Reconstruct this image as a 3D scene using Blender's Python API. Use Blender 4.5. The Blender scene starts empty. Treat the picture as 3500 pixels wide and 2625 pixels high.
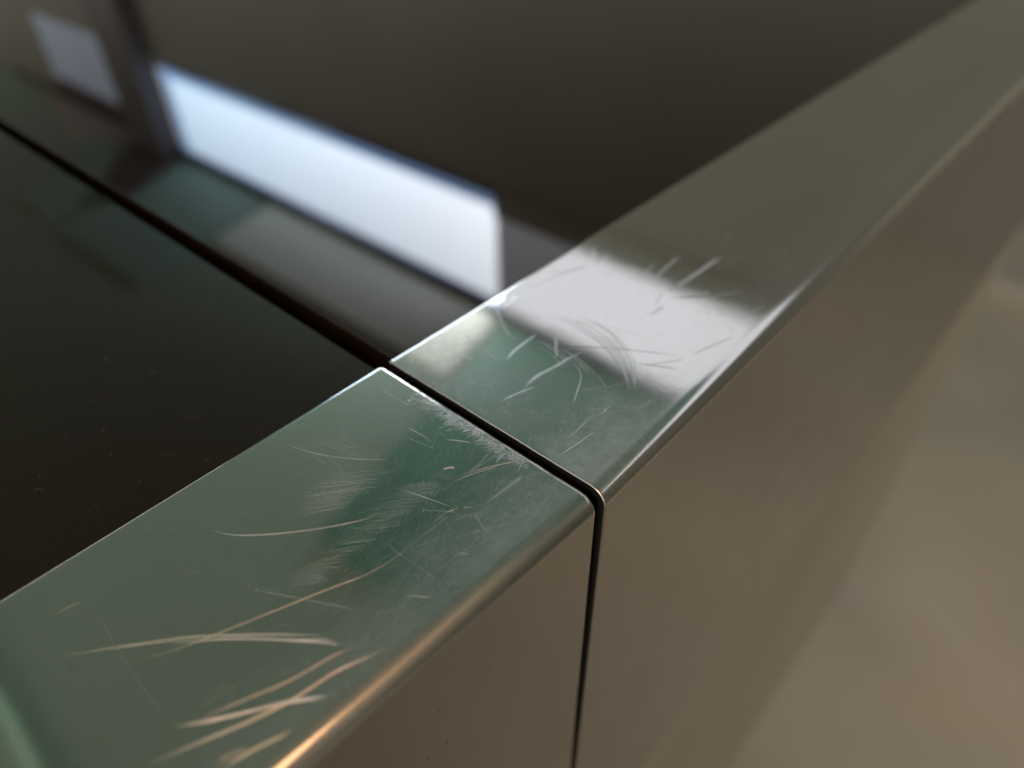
import bpy, bmesh, math, random
from mathutils import Vector, Matrix, noise

random.seed(7)
MM = 0.001
scene = bpy.context.scene
COL = scene.collection

# ------------------------------------------------------------------ camera
cam_data = bpy.data.cameras.new('camera')
cam = bpy.data.objects.new('camera', cam_data)
COL.objects.link(cam)
scene.camera = cam
cam_data.sensor_width = 36.0
cam_data.lens = 24.63
cam_data.clip_start = 0.001
cam_data.clip_end = 60.0
RIGHT = Vector((0.66469171, -0.74700069, -0.01322506))
UP = Vector((0.4894705, 0.42202776, 0.76309318))
BACK = Vector((-0.56444979, -0.51369499, 0.64615315))
m = Matrix.Identity(4)
for i in range(3):
    m[i][0], m[i][1], m[i][2] = RIGHT[i], UP[i], BACK[i]
m[0][3], m[1][3], m[2][3] = -0.04795060, -0.06918339, 0.06489202
cam.matrix_world = m
cam_data.dof.use_dof = True
cam_data.dof.focus_distance = 0.0865
cam_data.dof.aperture_fstop = 11.0
cam_data.dof.aperture_blades = 0

# ------------------------------------------------------------------ world and exposure
world = bpy.data.worlds.new('World')
scene.world = world
world.use_nodes = True
bgn = world.node_tree.nodes['Background']
bgn.inputs[0].default_value = (1.0, 0.965, 0.90, 1)
bgn.inputs[1].default_value = 1.25
scene.view_settings.view_transform = 'Standard'
scene.view_settings.look = 'None'
scene.view_settings.exposure = 0.0
scene.view_settings.gamma = 1.0

# warm round lamp over the front of the counter (its glow runs along the near rounded edge)
lamp_data = bpy.data.lights.new('warm_lamp', 'AREA')
lamp_data.shape = 'DISK'
lamp_data.size = 0.30
lamp_data.energy = 0.75
lamp_data.color = (1.0, 0.53, 0.27)
lamp = bpy.data.objects.new('warm_lamp', lamp_data)
COL.objects.link(lamp)
lamp.location = (-0.145, -0.36, 0.33)
dv = (Vector((-0.055, -0.030, 0)) - lamp.location).normalized()
lamp.rotation_euler = dv.to_track_quat('-Z', 'Y').to_euler()

# second warm lamp, added left of the camera to tint slanting scratches orange
fill_lamp = bpy.data.objects.new('warm_lamp', lamp_data)
COL.objects.link(fill_lamp)
fill_lamp.location = (-0.44, -0.20, 0.30)
fill_lamp.rotation_euler = (Vector((-0.055, -0.030, 0)) - fill_lamp.location).normalized().to_track_quat('-Z', 'Y').to_euler()

# unseen warm spot added to brighten the floor in front of the counter
down_data = bpy.data.lights.new('floor_fill_spot', 'SPOT')
down_data.energy = 105.0
down_data.color = (1.0, 0.90, 0.78)
down_data.shadow_soft_size = 0.05
down_data.spot_size = math.radians(62.0)
down_data.spot_blend = 0.7
down = bpy.data.objects.new('floor_fill_spot', down_data)
COL.objects.link(down)
down.location = (1.3, -1.1, 1.80)
down.rotation_euler = (Vector((1.5, -0.20, -0.95)) - down.location).normalized().to_track_quat('-Z', 'Y').to_euler()


# ------------------------------------------------------------------ helpers
def tag(o, label=None, cat=None, group=None, kind=None):
    if label: o['label'] = label
    if cat: o['category'] = cat
    if group: o['group'] = group
    if kind: o['kind'] = kind
    return o


def empty(name, loc=(0, 0, 0)):
    o = bpy.data.objects.new(name, None)
    o.empty_display_size = 0.01
    o.location = loc
    COL.objects.link(o)
    return o


def mesh_obj(name, verts, faces, mats, parent=None, smooth=False, mat_idx=None):
    me = bpy.data.meshes.new(name)
    me.from_pydata(verts, [], faces)
    for mt in (mats if isinstance(mats, (list, tuple)) else [mats]):
        me.materials.append(mt)
    if mat_idx:
        for p, k in zip(me.polygons, mat_idx):
            p.material_index = k
    if smooth:
        for p in me.polygons:
            p.use_smooth = True
    me.update()
    o = bpy.data.objects.new(name, me)
    COL.objects.link(o)
    if parent:
        o.parent = parent
    return o


def box(name, lo, hi, mat, parent=None, bevel=0.0):
    bm = bmesh.new()
    bmesh.ops.create_cube(bm, size=1.0)
    for v in bm.verts:
        v.co = Vector([(lo[i] + hi[i]) / 2 + v.co[i] * (hi[i] - lo[i]) for i in range(3)])
    if bevel:
        bmesh.ops.bevel(bm, geom=list(bm.edges), offset=bevel, segments=3, profile=0.5, affect='EDGES')
    me = bpy.data.meshes.new(name)
    bm.to_mesh(me); bm.free()
    me.materials.append(mat)
    o = bpy.data.objects.new(name, me)
    COL.objects.link(o)
    if parent:
        o.parent = parent
    return o


# ------------------------------------------------------------------ materials
def new_mat(name):
    mt = bpy.data.materials.new(name)
    mt.use_nodes = True
    nt = mt.node_tree
    nt.nodes.clear()
    out = nt.nodes.new('ShaderNodeOutputMaterial')
    return mt, nt, out


def N(nt, typ, **kw):
    n = nt.nodes.new(typ)
    for k, v in kw.items():
        if k.startswith('i_'):
            n.inputs[k[2:].replace('_', ' ')].default_value = v
        else:
            setattr(n, k, v)
    return n


def math_node(nt, op, a, b=None, c=None, clamp=False):
    n = nt.nodes.new('ShaderNodeMath')
    n.operation = op
    n.use_clamp = clamp
    for i, v in enumerate((a, b, c)):
        if v is None:
            continue
        if isinstance(v, (int, float)):
            n.inputs[i].default_value = v
        else:
            nt.links.new(v, n.inputs[i])
    return n.outputs[0]


def map_range(nt, v, a, b, c, d, smooth=True):
    n = nt.nodes.new('ShaderNodeMapRange')
    n.interpolation_type = 'SMOOTHSTEP' if smooth else 'LINEAR'
    nt.links.new(v, n.inputs['Value'])
    for k, x in zip(('From Min', 'From Max', 'To Min', 'To Max'), (a, b, c, d)):
        n.inputs[k].default_value = x
    return n.outputs[0]


def plain(name, col, rough=0.6, var=0.12, scale=3.0, spec=0.3):
    mt, nt, out = new_mat(name)
    b = N(nt, 'ShaderNodeBsdfPrincipled')
    b.inputs['Roughness'].default_value = rough
    b.inputs['Specular IOR Level'].default_value = spec
    tc = N(nt, 'ShaderNodeTexCoord')
    nz = N(nt, 'ShaderNodeTexNoise')
    nz.inputs['Scale'].default_value = scale
    nz.inputs['Detail'].default_value = 5
    nt.links.new(tc.outputs['Object'], nz.inputs['Vector'])
    mx = N(nt, 'ShaderNodeMix', data_type='RGBA')
    mx.inputs['A'].default_value = (*[c * (1 - var) for c in col], 1)
    mx.inputs['B'].default_value = (*[min(1, c * (1 + var)) for c in col], 1)
    nt.links.new(nz.outputs[0], mx.inputs['Factor'])
    nt.links.new(mx.outputs['Result'], b.inputs['Base Color'])
    nt.links.new(b.outputs[0], out.inputs[0])
    return mt


def floor_mat():
    """mottled tan stone floor"""
    mt, nt, out = new_mat('mottled_floor')
    b = N(nt, 'ShaderNodeBsdfPrincipled')
    b.inputs['Roughness'].default_value = 0.6
    tc = N(nt, 'ShaderNodeTexCoord')
    nz = N(nt, 'ShaderNodeTexNoise')
    nz.inputs['Scale'].default_value = 1.7
    nz.inputs['Detail'].default_value = 2.5
    nt.links.new(tc.outputs['Object'], nz.inputs['Vector'])
    cr = N(nt, 'ShaderNodeValToRGB')
    els = cr.color_ramp.elements
    els[0].position, els[0].color = 0.30, (0.235, 0.20, 0.155, 1)
    els[1].position, els[1].color = 0.70, (0.38, 0.34, 0.29, 1)
    e = els.new(0.45); e.color = (0.28, 0.26, 0.215, 1)
    e = els.new(0.56); e.color = (0.33, 0.275, 0.21, 1)
    nt.links.new(nz.outputs[0], cr.inputs[0])
    nt.links.new(cr.outputs[0], b.inputs['Base Color'])
    nt.links.new(b.outputs[0], out.inputs[0])
    return mt


def emitter(name, col, strength):
    mt, nt, out = new_mat(name)
    e = N(nt, 'ShaderNodeEmission')
    e.inputs[0].default_value = (*col, 1)
    e.inputs[1].default_value = strength
    nt.links.new(e.outputs[0], out.inputs[0])
    return mt


STEEL = (0.63, 0.62, 0.59)


def steel_top():
    """polished steel with a hazy, rubbed band towards the handled front edge"""
    mt, nt, out = new_mat('polished_steel')
    tc = N(nt, 'ShaderNodeTexCoord')
    P = tc.outputs['Object']
    sep = N(nt, 'ShaderNodeSeparateXYZ')
    nt.links.new(P, sep.inputs[0])
    x, y = sep.outputs[0], sep.outputs[1]

    def noise_tex(scale, detail=4, rough=0.6, vec=None, dist=0.0):
        n = N(nt, 'ShaderNodeTexNoise')
        n.inputs['Scale'].default_value = scale
        n.inputs['Detail'].default_value = detail
        n.inputs['Roughness'].default_value = rough
        n.inputs['Distortion'].default_value = dist
        nt.links.new(vec if vec is not None else P, n.inputs['Vector'])
        return n.outputs[0]

    def stretched(rotz, sx, sy):
        mp = N(nt, 'ShaderNodeMapping')
        mp.inputs['Rotation'].default_value = (0, 0, rotz)
        mp.inputs['Scale'].default_value = (sx, sy, 1)
        nt.links.new(P, mp.inputs['Vector'])
        return mp.outputs[0]

    # rubbed band: grows from y = -22 mm towards the rounded edge, only around the joint
    big = noise_tex(160, 6, 0.7)
    ye = math_node(nt, 'MULTIPLY_ADD', math_node(nt, 'SUBTRACT', big, 0.5), 0.014, y)
    band = map_range(nt, ye, -0.025, -0.037, 0.0, 1.0)
    near_fade = map_range(nt, x, -0.062, -0.012, 0.35, 1.0)
    far_fade = map_range(nt, x, 0.008, 0.024, 1.0, 0.18)
    flat = map_range(nt, y, -0.0388, -0.0370, 0.18, 1.0)
    wear = math_node(nt, 'MULTIPLY', math_node(nt, 'MULTIPLY', band, near_fade), math_node(nt, 'MULTIPLY', far_fade, flat))
    # faint streaky rubbing everywhere
    s1 = noise_tex(40, 6, 0.7, stretched(math.radians(24), 6, 60))
    s2 = noise_tex(40, 6, 0.7, stretched(math.radians(-35), 5, 70))
    s3 = noise_tex(420, 6, 0.75)
    st = math_node(nt, 'ADD', map_range(nt, s1, 0.55, 0.75, 0, 1), map_range(nt, s2, 0.56, 0.76, 0, 1))
    patch = map_range(nt, noise_tex(35, 3), 0.45, 0.7, 0.0, 1.0)
    streak = math_node(nt, 'MULTIPLY', st, patch)
    fac = math_node(nt, 'MULTIPLY_ADD', wear, 0.38, 0.02)
    fac = math_node(nt, 'MULTIPLY_ADD', streak, 0.14, fac)
    joint = math_node(nt, 'MULTIPLY', map_range(nt, x, 0.0, 0.0008, 0.0, 1.0), map_range(nt, x, 0.008, 0.030, 1.0, 0.0))
    fac = math_node(nt, 'MULTIPLY_ADD', joint, math_node(nt, 'MULTIPLY', s3, 0.42), fac)
    fac = math_node(nt, 'MULTIPLY_ADD', math_node(nt, 'MULTIPLY', wear, math_node(nt, 'SUBTRACT', s3, 0.5)), 0.4, fac, clamp=True)

    g1 = N(nt, 'ShaderNodeBsdfPrincipled')
    g1.inputs['Base Color'].default_value = (*STEEL, 1)
    g1.inputs['Metallic'].default_value = 1
    bend = math_node(nt, 'MULTIPLY', map_range(nt, y, -0.0376, -0.0364, 0.17, 0.0), map_range(nt, x, -0.02, 0.012, 1.0, 0.35))
    nt.links.new(math_node(nt, 'ADD', bend, math_node(nt, 'MULTIPLY_ADD', wear, 0.08, 0.05)), g1.inputs['Roughness'])
    g2 = N(nt, 'ShaderNodeBsdfPrincipled')
    g2.inputs['Base Color'].default_value = (0.60, 0.59, 0.57, 1)
    g2.inputs['Metallic'].default_value = 1
    g2.inputs['Roughness'].default_value = 0.5
    # shallow waviness of the sheet plus micro relief where it is rubbed
    bp = N(nt, 'ShaderNodeBump')
    bp.inputs['Strength'].default_value = 0.35
    bp.inputs['Distance'].default_value = 0.00005
    nt.links.new(noise_tex(70, 2), bp.inputs['Height'])
    bp2 = N(nt, 'ShaderNodeBump')
    bp2.inputs['Distance'].default_value = 0.00002
    nt.links.new(math_node(nt, 'MULTIPLY', wear, 0.6), bp2.inputs['Strength'])
    nt.links.new(noise_tex(1800, 4), bp2.inputs['Height'])
    nt.links.new(bp.outputs[0], bp2.inputs['Normal'])
    nt.links.new(bp2.outputs[0], g1.inputs['Normal'])
    nt.links.new(bp2.outputs[0], g2.inputs['Normal'])
    mx = N(nt, 'ShaderNodeMixShader')
    nt.links.new(fac, mx.inputs[0])
    nt.links.new(g1.outputs[0], mx.inputs[1])
    nt.links.new(g2.outputs[0], mx.inputs[2])
    nt.links.new(mx.outputs[0], out.inputs[0])
    return mt


def steel_front():
    mt, nt, out = new_mat('satin_steel')
    tc = N(nt, 'ShaderNodeTexCoord')
    b = N(nt, 'ShaderNodeBsdfPrincipled')
    b.inputs['Base Color'].default_value = (0.49, 0.462, 0.425, 1)
    b.inputs['Metallic'].default_value = 1
    nz = N(nt, 'ShaderNodeTexNoise')
    nz.inputs['Scale'].default_value = 60
    nz.inputs['Detail'].default_value = 5
    nt.links.new(tc.outputs['Object'], nz.inputs['Vector'])
    nt.links.new(map_range(nt, nz.outputs[0], 0.3, 0.7, 0.20, 0.27), b.inputs['Roughness'])
    bp = N(nt, 'ShaderNodeBump')
    bp.inputs['Strength'].default_value = 0.25
    bp.inputs['Distance'].default_value = 0.00003
    nt.links.new(nz.outputs[0], bp.inputs['Height'])
    nt.links.new(bp.outputs[0], b.inputs['Normal'])
    nt.links.new(b.outputs[0], out.inputs[0])
    return mt


def scratch_mat(name, rough, col):
    mt, nt, out = new_mat(name)
    b = N(nt, 'ShaderNodeBsdfPrincipled')
    b.inputs['Base Color'].default_value = (*col, 1)
    b.inputs['Metallic'].default_value = 1
    b.inputs['Roughness'].default_value = rough
    at = N(nt, 'ShaderNodeAttribute', attribute_name='depth')
    tr = N(nt, 'ShaderNodeBsdfTransparent')
    mx = N(nt, 'ShaderNodeMixShader')
    nt.links.new(at.outputs['Fac'], mx.inputs[0])
    nt.links.new(tr.outputs[0], mx.inputs[1])
    nt.links.new(b.outputs[0], mx.inputs[2])
    nt.links.new(mx.outputs[0], out.inputs[0])
    return mt


def black_gloss():
    mt, nt, out = new_mat('black_gloss')
    tc = N(nt, 'ShaderNodeTexCoord')
    nz = N(nt, 'ShaderNodeTexNoise')
    nz.inputs['Scale'].default_value = 25
    nz.inputs['Detail'].default_value = 4
    nt.links.new(tc.outputs['Object'], nz.inputs['Vector'])
    b = N(nt, 'ShaderNodeBsdfPrincipled')
    b.inputs['Base Color'].default_value = (0.011, 0.0062, 0.004, 1)
    b.inputs['IOR'].default_value = 1.44
    nt.links.new(map_range(nt, nz.outputs[0], 0.3, 0.7, 0.015, 0.045), b.inputs['Roughness'])
    nt.links.new(b.outputs[0], out.inputs[0])
    return mt


M = {
    'steel': steel_top(), 'front': steel_front(),
    'scratch': scratch_mat('scratched_steel', 0.28, (0.72, 0.71, 0.69)),
    'hair': scratch_mat('hairline_steel', 0.36, (0.74, 0.73, 0.71)),
    'black': black_gloss(),
    'void': plain('black_core', (0.004, 0.0035, 0.003), 0.8, 0.1),
    'lint': plain('pale_lint', (0.10, 0.095, 0.09), 0.9, 0.2, 800),
    'wall': plain('taupe_wall', (0.262, 0.255, 0.212), 0.8, 0.15, 1.5),
    'ceil': plain('sage_ceiling', (0.285, 0.385, 0.305), 0.8, 0.08, 1.2),
    'green': plain('green_panel', (0.105, 0.265, 0.185), 0.6, 0.10, 2.0),
    'green_b': plain('grey_green_panel', (0.25, 0.38, 0.31), 0.6, 0.10, 2.0),
    'blush': plain('blush_panel', (0.42, 0.36, 0.33), 0.7, 0.05, 2.0),
    'cream': plain('cream_panel', (0.74, 0.74, 0.64), 0.7, 0.05, 2.0),
    'sage': plain('pale_sage_panel', (0.42, 0.50, 0.40), 0.7, 0.05, 2.0),
    'pale': plain('pale_green_batten', (0.55, 0.85, 0.64), 0.7, 0.05, 2.0),
    'post': plain('grey_post', (0.11, 0.10, 0.105), 0.5, 0.2, 5.0),
    'dark': plain('dark_bronze', (0.045, 0.035, 0.032), 0.5, 0.2, 5.0),
    'cabinet': plain('brown_laminate', (0.33, 0.285, 0.22), 0.5, 0.15, 6.0),
    'floor': floor_mat(),
    'fringe': emitter('blue_fringe_emitter', (0.34, 0.58, 1.0), 2.4),
    'blind': emitter('lit_blind', (0.95, 0.97, 1.05), 1.06),
    'dim': emitter('dim_pane', (0.78, 0.87, 1.0), 0.50),
}

# scratch lines on the trims: points in mm on the top face, width, strength, strands
SCRATCHES = [
    ([(-34.22,-7.12),(-33.54,-8.7),(-32.43,-10.92),(-30.92,-12.75),(-28.8,-14.84),(-26.31,-16.99),(-23.68,-19.0),(-20.97,-20.71),(-18.8,-21.54)], 0.34, 0.80, 2),
    ([(-52.67,-10.58),(-49.17,-13.41),(-45.42,-16.51),(-42.17,-19.21),(-39.13,-22.36),(-35.18,-26.75),(-32.79,-29.59),(-32.31,-30.87)], 0.36, 0.85, 2),
    ([(-45.46,-16.58),(-42.39,-19.61),(-39.33,-22.69),(-35.51,-27.22),(-32.84,-30.38),(-32.29,-31.77)], 0.40, 0.70, 3),
    ([(-36.52,-26.18),(-33.76,-29.69),(-32.41,-31.7)], 0.30, 0.60, 2),
    ([(-47.53,-17.14),(-45.02,-18.73),(-41.94,-20.23),(-38.64,-21.57),(-33.12,-23.79),(-28.78,-25.54),(-25.84,-26.82),(-23.57,-27.29)], 0.28, 0.60, 1),
    ([(-27.91,-26.05),(-23.57,-27.41),(-18.02,-27.76),(-12.26,-27.89)], 0.30, 0.55, 2),
    ([(-47.83,-26.35),(-45.62,-28.07),(-42.44,-30.28),(-39.19,-32.53),(-36.18,-35.22),(-33.85,-37.3)], 0.55, 0.95, 2),
    ([(-52.05,-27.14),(-47.63,-29.09),(-42.96,-31.1),(-39.11,-32.41),(-34.72,-33.31),(-31.47,-34.41),(-28.59,-35.23)], 0.50, 0.90, 2),
    ([(-47.56,-26.36),(-45.34,-27.59),(-41.75,-29.19),(-37.95,-30.74),(-33.61,-31.86),(-30.7,-33.06)], 0.45, 0.60, 2),
    ([(-46.94,-32.83),(-43.23,-33.9),(-39.57,-35.35),(-37.25,-36.18)], 0.50, 0.75, 2),
    ([(-47.09,-32.12),(-45.61,-32.51),(-44.0,-33.22)], 0.50, 0.50, 2),
    ([(-36.07,-17.06),(-31.95,-24.21),(-28.56,-30.44)], 0.12, 0.50, 1),
    ([(-50.6,-6.4),(-49.1,-6.32),(-47.52,-6.86)], 0.14, 0.80, 1),
    ([(-47.25,-7.65),(-47.24,-10.74),(-47.56,-14.07),(-47.72,-16.92),(-47.8,-19.52),(-47.79,-26.79)], 0.30, 0.05, 1),
    ([(-15.53,-19.33),(-14.64,-21.52),(-14.03,-23.45),(-12.68,-27.57)], 0.20, 1.00, 2),
    ([(-7.09,-12.37),(-6.89,-14.61),(-6.69,-16.93)], 0.14, 0.90, 1),
    ([(-8.66,-13.41),(-8.03,-16.41),(-7.45,-19.1)], 0.12, 0.60, 1),
    ([(-7.41,-9.46),(-7.34,-10.43)], 0.16, 0.90, 1),
    ([(-5.57,-18.23),(-4.38,-20.02),(-3.54,-21.59)], 0.25, 1.00, 2),
    ([(-3.54,-21.59),(-2.7,-21.83),(-1.54,-22.05)], 0.25, 0.70, 1),
    ([(-10.2,-24.31),(-7.28,-25.47),(-4.13,-27.02)], 0.18, 0.65, 1),
    ([(-17.09,-27.26),(-14.54,-27.27),(-13.52,-27.45),(-12.15,-28.02)], 0.22, 0.70, 1),
    ([(-12.15,-28.02),(-11.09,-29.4)], 0.12, 0.60, 1),
    ([(-19.81,-2.82),(-18.29,-7.4),(-15.24,-12.49),(-12.18,-16.01)], 0.30, 0.35, 1),
    ([(-21.29,-23.71),(-21.38,-27.57),(-21.1,-31.09),(-21.04,-34.23)], 0.12, 0.50, 1),
    ([(-17.23,-32.62),(-16.7,-32.78),(-16.34,-33.79)], 0.25, 0.90, 2),
    ([(-9.47,-22.01),(-8.58,-22.4),(-8.05,-23.16)], 0.50, 1.00, 3),
    ([(-11.56,-29.37),(-12.56,-31.98),(-12.65,-33.45)], 0.16, 0.60, 1),
    ([(-4.57,-24.4),(-8.69,-24.58),(-12.72,-24.62)], 0.14, 0.40, 1),
    ([(-16.54,-23.64),(-13.75,-27.19),(-12.63,-29.46)], 0.10, 0.40, 1),
    ([(-24.55,-32.11),(-22.84,-34.33)], 0.16, 0.50, 1),
    ([(-31.0,-20.33),(-28.1,-21.64),(-24.9,-23.24)], 0.12, 0.30, 1),
    ([(-39.51,-11.44),(-36.92,-12.98)], 0.12, 0.30, 1),
    ([(-10.43,-29.87),(-6.88,-30.15),(-2.86,-30.42)], 0.90, 0.55, 6),
    ([(-12.29,-28.06),(-10.96,-29.42)], 0.12, 0.50, 1),
    ([(-9.14,-24.66),(-6.49,-25.11),(-2.52,-25.44),(-1.27,-26.08)], 0.20, 0.50, 1),
    ([(-8.85,-24.63),(-6.01,-25.67),(-2.78,-27.68),(-1.09,-28.65)], 0.18, 0.75, 1),
    ([(-3.78,-29.54),(-2.71,-29.09),(-0.83,-28.56)], 0.14, 0.90, 1),
    ([(-4.69,-26.43),(-2.65,-26.07),(-1.12,-26.45)], 0.30, 0.80, 2),
    ([(-8.73,-24.77),(-5.71,-24.87),(-3.37,-24.45),(-2.25,-24.95)], 0.25, 0.60, 2),
    ([(-4.02,-1.38),(-4.15,-4.44),(-4.15,-7.57),(-3.91,-10.63)], 0.20, 0.35, 1),
    ([(-7.42,-9.5),(-7.41,-10.4)], 0.14, 0.90, 1),
    ([(-7.15,-12.32),(-6.77,-16.9)], 0.14, 0.80, 1),
    ([(-8.27,-2.55),(-8.23,-3.31)], 0.14, 0.80, 1),
    ([(13.03,-2.66),(12.0,-8.7),(10.99,-13.52)], 0.35, 0.45, 1),
    ([(22.83,-1.1),(19.27,-5.98),(17.25,-9.66),(17.73,-12.55)], 0.50, 0.45, 2),
    ([(17.88,-12.72),(21.38,-18.22),(26.26,-25.58),(30.43,-33.16)], 0.30, 0.60, 1),
    ([(11.53,-13.61),(14.91,-12.65),(20.65,-12.44)], 0.40, 0.60, 2),
    ([(8.22,-19.39),(12.3,-19.18),(15.92,-19.77),(18.97,-20.11),(22.1,-21.01)], 0.40, 0.80, 2),
    ([(21.83,-15.0),(19.01,-17.42),(17.44,-18.88)], 0.30, 0.50, 1),
    ([(19.25,-20.98),(16.5,-24.04),(13.03,-25.92),(10.46,-27.14)], 0.15, 0.50, 1),
    ([(43.26,-21.27),(50.92,-22.04),(61.47,-22.45)], 1.00, 0.60, 3),
    ([(44.57,-17.52),(50.48,-17.02),(56.52,-16.62)], 0.80, 0.42, 3),
    ([(44.66,-15.08),(50.59,-14.83)], 0.70, 0.30, 2),
    ([(42.24,-22.48),(47.02,-27.39),(53.24,-31.58)], 0.70, 0.50, 3),
    ([(43.11,-6.81),(47.56,-6.48)], 0.80, 0.50, 2),
    ([(43.76,-6.01),(48.09,-2.96)], 0.40, 0.30, 1),
    ([(35.88,-23.19),(38.38,-23.24),(39.72,-23.51)], 0.60, 0.60, 2),
    ([(38.79,-22.42),(40.4,-21.67),(43.29,-20.97)], 0.40, 0.50, 1),
    ([(4.89,-30.65),(7.62,-30.46),(10.94,-30.39)], 0.30, 0.30, 3),
    ([(11.34,-31.08),(14.67,-30.87)], 0.40, 0.25, 3),
    ([(1.23,-31.42),(5.0,-32.0),(9.39,-32.51)], 0.20, 0.50, 1),
    ([(35.37,-0.41),(36.55,-3.09),(38.29,-4.98),(42.04,-6.32)], 0.25, 0.50, 1),
    ([(27.83,-2.86),(35.5,-3.95),(43.76,-6.01)], 0.30, 0.50, 1),
    ([(21.17,-3.77),(23.76,-3.53),(27.26,-2.54)], 0.90, 0.90, 3),
    ([(30.43,-33.16),(35.97,-34.92),(40.15,-36.35)], 0.40, 0.35, 2),
    ([(24.59,-28.79),(27.18,-33.89)], 0.30, 0.50, 1),
    ([(23.88,-29.01),(29.97,-33.44)], 0.25, 0.35, 1),
    ([(44.5,-34.81),(47.95,-35.07),(51.03,-36.08)], 0.80, 0.30, 2),
    ([(45.85,-26.69),(49.16,-26.45)], 0.60, 0.30, 2),
    ([(4.38,-18.72),(7.48,-19.49),(10.94,-20.59)], 0.25, 0.60, 2),
    ([(17.89,-13.3),(17.8,-17.12),(16.24,-21.7)], 0.15, 0.50, 1),
    ([(18.74,-25.12),(17.18,-27.82),(16.41,-28.88)], 0.20, 0.60, 2),
    ([(16.43,-23.96),(16.09,-26.57),(16.37,-32.6)], 0.15, 0.30, 1),
    ([(13.17,-24.64),(16.12,-27.57),(20.01,-30.12)], 0.60, 0.35, 4),
    ([(10.55,-29.95),(13.46,-31.97),(17.05,-34.31),(19.9,-34.82)], 0.50, 0.40, 3),
    ([(10.4,-33.67),(13.94,-34.74),(17.48,-37.07)], 0.40, 0.30, 2),
    ([(16.87,3.21),(17.23,0.19),(18.17,-1.55)], 0.30, 0.50, 1),
    ([(26.54,-10.35),(26.07,-16.65),(25.37,-21.13),(23.54,-25.14),(20.99,-28.48),(18.19,-31.17)], 0.14, 0.53, 1),
    ([(25.71,-16.98),(24.94,-21.39),(23.08,-25.36),(20.52,-28.65)], 0.14, 0.36, 1),
    ([(25.65,-11.55),(25.32,-17.68),(24.49,-22.02),(22.59,-25.93),(20.02,-29.14)], 0.14, 0.51, 1),
    ([(26.73,-11.29),(26.41,-17.43),(25.48,-21.77),(23.48,-25.68),(20.84,-28.88),(17.92,-31.51)], 0.14, 0.68, 1),
    ([(26.7,-17.82),(25.69,-22.11),(23.62,-25.98),(20.94,-29.13),(17.98,-31.74)], 0.14, 0.42, 1),
    ([(26.62,-18.27),(25.54,-22.5),(23.43,-26.33),(20.73,-29.42)], 0.14, 0.43, 1),
    ([(27.27,-12.38),(27.09,-18.36),(25.92,-22.56),(23.73,-26.37),(20.99,-29.42)], 0.14, 0.61, 1),
    ([(27.3,-18.67),(26.05,-22.82),(23.8,-26.6),(21.02,-29.6)], 0.14, 0.34, 1),
    ([(27.62,-18.9),(26.29,-23.0),(23.97,-26.75),(21.15,-29.71)], 0.14, 0.55, 1),
    ([(28.77,-12.85),(28.72,-18.73),(27.28,-22.83),(24.85,-26.58),(21.96,-29.52),(18.73,-32.07)], 0.14, 0.39, 1),
    ([(28.2,-13.38),(28.22,-19.17),(26.72,-23.2),(24.27,-26.9),(21.36,-29.78),(18.13,-32.3)], 0.14, 0.63, 1),
    ([(28.56,-13.7),(28.62,-19.45),(27.03,-23.44),(24.51,-27.11),(21.57,-29.94),(18.28,-32.44)], 0.14, 0.34, 1),
    ([(29.05,-19.92),(27.38,-23.85),(24.79,-27.48),(21.8,-30.26)], 0.14, 0.36, 1),
    ([(18.44,-11.8),(19.05,-14.82),(18.24,-18.89),(16.64,-21.8)], 0.12, 0.56, 1),
    ([(18.78,-12.38),(19.39,-15.39),(18.58,-19.45),(16.97,-22.35)], 0.12, 0.42, 1),
    ([(18.5,-13.06),(19.1,-16.05),(18.3,-20.07),(16.71,-22.94)], 0.12, 0.35, 1),
    ([(18.74,-13.74),(19.35,-16.71),(18.54,-20.71),(16.95,-23.56)], 0.12, 0.47, 1),
    ([(19.31,-14.38),(19.91,-17.34),(19.09,-21.32),(17.48,-24.16)], 0.12, 0.56, 1),
    ([(18.95,-15.43),(19.54,-18.36),(18.74,-22.29),(17.15,-25.09)], 0.12, 0.49, 1),
    ([(19.39,-15.57),(19.98,-18.5),(19.16,-22.44),(17.56,-25.24)], 0.12, 0.54, 1),
    ([(19.35,-16.53),(19.94,-19.45),(19.13,-23.34),(17.54,-26.11)], 0.12, 0.41, 1),
    ([(19.2,-17.18),(19.79,-20.08),(18.98,-23.94),(17.4,-26.68)], 0.12, 0.36, 1),
]
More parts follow.
